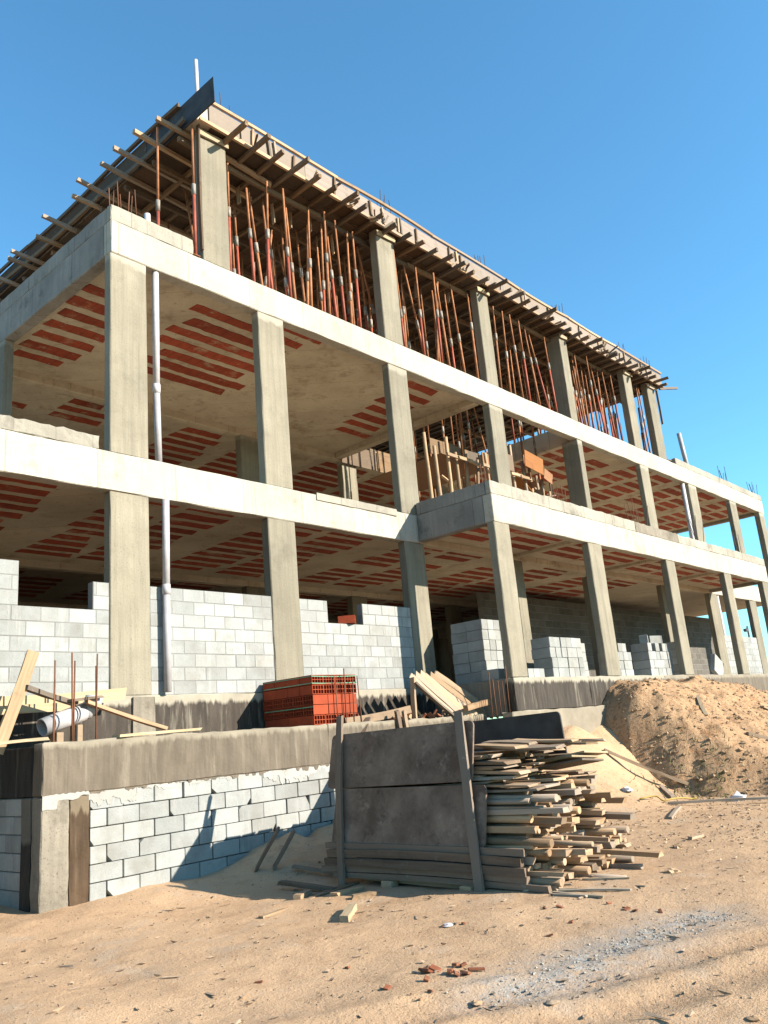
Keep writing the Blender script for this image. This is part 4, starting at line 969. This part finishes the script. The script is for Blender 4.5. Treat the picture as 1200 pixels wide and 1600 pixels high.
# ---------------------------------------------------------------- things lying on the sand
def lying(label, x, y, L, ang, W, H, mat, lift=0.0, name='plank', cat='plank', group=None):
    dx, dy = L / 2 * math.cos(ang), L / 2 * math.sin(ang); z = lambda a, b: gz(a, b) + H / 2 - .004
    lump(label, (x - dx, y - dy, z(x - dx, y - dy)), (x + dx, y + dy, z(x + dx, y + dy) + lift), W, H, mat, cat, name, group)
lying('bright pale timber offcut lying in the sun before the stack', -.20, -4.17, .46, .62, .075, .055, 'yellow')
lying('long thin pale batten lying flat at the edge of the shadow', .0, -3.25, 1.15, .32, .05, .025, 'wood')
lump('grey board leaning on the sand left of the stack, left one', (.78, -1.75, gz(.78, -1.75) + .01), (.92, -2.0, -1.68), .10, .03, 'greywood', roll=.4)
lump('grey board leaning on the sand left of the stack, right one', (.92, -1.88, gz(.92, -1.88) + .01), (1.06, -2.1, -1.72), .09, .03, 'greywood', roll=.4)
lying('grey batten lying in the shadow before the stack', .62, -2.75, .62, 1.9, .07, .04, 'greywood', .06)
lying('short pale block of wood at the shadow edge', .38, -2.95, .30, .5, .08, .05, 'wood')
lying('short brown wedge of wood at the shadow edge', .62, -3.35, .42, .1, .10, .035, 'oldwood')
lying('flat brown board half in the shadow of the stack', .75, -3.05, .6, .05, .12, .02, 'oldwood')
lying('small wood piece at the shadow edge near the stack', .45, -3.72, .22, -.5, .08, .04, 'wood')
lying('grey plank poking out of the shadow at the left of the stack', 1.1, -2.45, .7, 1.8, .06, .03, 'greywood', .04)
for i, (x, y, L, a) in enumerate(((4.2, -5.4, .42, .1), (7.6, -4.4, 1.5, -1.1), (5.6, -6.0, .5, .7), (7.4, -5.6, .9, .4), (8.6, -4.2, 1.0, .2), (3.4, -6.55, .22, .3), (5.0, -6.4, .4, .9), (6.4, -4.2, 1.2, .3))):
    lying('%s pale stick lying on the sand between the stack and the mound' % ('short', 'longest leaning', 'second', 'third', 'far', 'near', 'thick', 'brown')[i], x, y, L, a, .05, .035, 'wood' if i != 7 else 'oldwood', .05 if i == 1 else 0)
def mz(x, y): return float(mound_h(np.array([x]), np.array([y]))[0])
def mlying(label, x, y, L, ang, W, H, mat):
    dx, dy = L / 2 * math.cos(ang), L / 2 * math.sin(ang)
    za = max(mz(x - dx, y - dy), gz(x - dx, y - dy)); zb = max(mz(x + dx, y + dy), gz(x + dx, y + dy))
    lump(label, (x - dx, y - dy, za + .03), (x + dx, y + dy, zb + .03), W, H, mat)
mlying('pale stick lying on the middle of the dirt mound', 10.3, -3.3, .75, .5, .06, .04, 'yellow')
mlying('brown plank lying on the top ridge of the dirt mound', 11.0, -2.4, 1.6, -.1, .12, .03, 'wood')
mlying('dark plank on the right slope of the dirt mound', 14.3, -3.6, 1.8, -.4, .14, .05, 'oldwood')
mlying('pale plank on the right slope of the dirt mound', 13.4, -3.9, 1.4, -.5, .12, .04, 'yellow')
mlying('pale batten lying at the left foot of the dirt mound', 8.2, -3.0, 1.3, -.9, .07, .05, 'wood')
mlying('short batten sticking out at the left foot of the dirt mound', 8.0, -3.4, .6, .7, .07, .05, 'wood')
mlying('crossed pale batten on the lower right of the dirt mound', 11.8, -5.4, 1.1, .3, .08, .04, 'wood')
mlying('second crossed batten on the lower right of the dirt mound', 11.9, -5.4, 1.0, 1.5, .08, .04, 'wood')
mlying('long dark beam half buried low on the dirt mound', 11.2, -4.7, 2.4, -.55, .1, .06, 'oldwood')
for i in range(11):
    x, y = -1.25 + random.gauss(0, .13), -6.02 + random.gauss(0, .1)
    tag(mobj('brick_shard', bbox_mesh(rnd(.04, .11), rnd(.02, .06), .016, 'shard', .003), T(x, y, gz(x, y) + .015) @ Euler((rnd(-.5, .5), rnd(-.5, .5), rnd(0, 3))).to_matrix().to_4x4()), 'broken red clay shard in the little heap on the foreground sand', 'shard', 'red shard heap')
for i in range(16):
    x, y = rnd(-2.0, 1.2), rnd(-6.6, -4.9)
    tag(mobj('brick_shard', bbox_mesh(rnd(.03, .07), rnd(.015, .035), .012, 'shard', .003), T(x, y, gz(x, y) + .008) @ Euler((rnd(-.3, .3), rnd(-.3, .3), rnd(0, 3))).to_matrix().to_4x4()), 'single red clay shard scattered on the foreground sand', 'shard', 'scattered red shards')
# dark scraps
def scrap(label, x, y, s, mat, cat, h=.5, name='scrap'):
    bm = bmesh.new(); bmesh.ops.create_icosphere(bm, subdivisions=2, radius=s)
    for v in bm.verts: v.co = Vector((v.co.x * rnd(.7, 1.4), v.co.y * rnd(.6, 1.2), max(v.co.z, -.2 * s) * h * rnd(.5, 1.3)))
    tag(mobj(name, bm_mesh(bm, name, mat), T(x, y, gz(x, y) + s * .08) @ Matrix.Rotation(rnd(0, 3), 4, 'Z')), label, cat)
scrap('dark crumpled scrap lying alone on the sand at the right', 2.137, -6.014, .07, 'oldwood', 'scrap')
scrap('small dark scrap on the sand farther back at the right', 3.55, -5.47, .07, 'oldwood', 'scrap', .3)
scrap('dark lump at the near end of the grey gravel streak', -1.55, -6.5, .035, 'oldwood', 'lump', .35)
scrap('dark lump at the bottom right corner of the picture', -1.2, -7.88, .04, 'oldwood', 'lump', .35)
scrap('brown clump beside the gravel streak in the foreground', -1.42, -6.9, .035, 'oldwood', 'lump', .3)
scrap('white scrap of plastic on the foreground sand', -.25, -5.28, .045, 'bag', 'scrap', .4)
scrap('crumpled white plastic bag at the foot of the dirt mound', 8.2, -4.45, .13, 'bag', 'bag', .8, 'plastic_bag')
scrap('small white plastic scrap at the foot of the dirt mound', 7.2, -3.1, .1, 'bag', 'bag', .6, 'plastic_bag')
pts = [(7.0 + t * .9 + .1 * math.sin(t * 9), -3.4 - t * .5, gz(7.0 + t * .9, -3.4 - t * .5) + .03 + .04 * abs(math.sin(t * 7))) for t in np.linspace(0, 1, 16)]
tag(curve_tube('hose', pts, .013, 'hosey'), 'yellow hose lying at the foot of the dirt mound', 'hose')
# fine litter on the sand: chips, splinters, dry leaves
V = []; F = []
for i in range(900):
    u = random.random()
    x, y = (rnd(-3, 6), rnd(-8.4, -2)) if u < .6 else (rnd(3.5, 9.5), rnd(-6.6, -3.6)); z = gz(x, y) + .006; a = rnd(0, 6.28); l = rnd(.008, .03) * (3.0 if random.random() < .12 else 1); wd = rnd(.004, .014); n = len(V); ca, sa = math.cos(a), math.sin(a)
    for px_, py_, pz_ in ((-l, -wd, 0), (l, -wd * .6, rnd(0, .012)), (l * .8, wd, rnd(0, .016)), (-l * .9, wd * .8, rnd(0, .01)), (0, 0, -.006)): V.append((x + px_ * ca - py_ * sa, y + px_ * sa + py_ * ca, z + pz_))
    F += [(n, n + 1, n + 2, n + 3), (n + 1, n, n + 4), (n + 2, n + 1, n + 4), (n + 3, n + 2, n + 4), (n, n + 3, n + 4)]
me = bpy.data.meshes.new('litter'); me.from_pydata(V, [], F); me.materials.append(M['oldwood']); struct(mobj('ground_litter', me, Matrix.Identity(4)), 'stuff')
# weeds at the foot of the mound
V = []; F = []
for i in range(260):
    x, y = 8.6 + random.gauss(0, .5), -3.6 + random.gauss(0, .35); z = max(mz(x, y), gz(x, y)); a = rnd(0, 6.28); h = rnd(.04, .13); n = len(V)
    V += [(x, y, z), (x + .02 * math.cos(a), y + .02 * math.sin(a), z), (x + rnd(-.06, .06), y + rnd(-.06, .06), z + h)]; F.append((n, n + 1, n + 2))
me = bpy.data.meshes.new('weeds'); me.from_pydata(V, [], F); me.materials.append(M['weed']); struct(mobj('weeds', me, Matrix.Identity(4)), 'stuff')
# lamp far beyond the building
t = empty('street_lamp', (205, 60, -2.4), 'tiny dark lamp post far off seen through the right end of the ground floor', 'lamp')
tube('pole', (205, 60, -2.4), (205, 60, 17.5), .22, 'steel', t); tube('arm', (203.6, 60, 16.6), (205, 60, 17.2), .16, 'steel', t)
box('lamp_head', 202.9, 204.1, 59.6, 60.4, 16.1, 16.8, 'steel', t, .1)
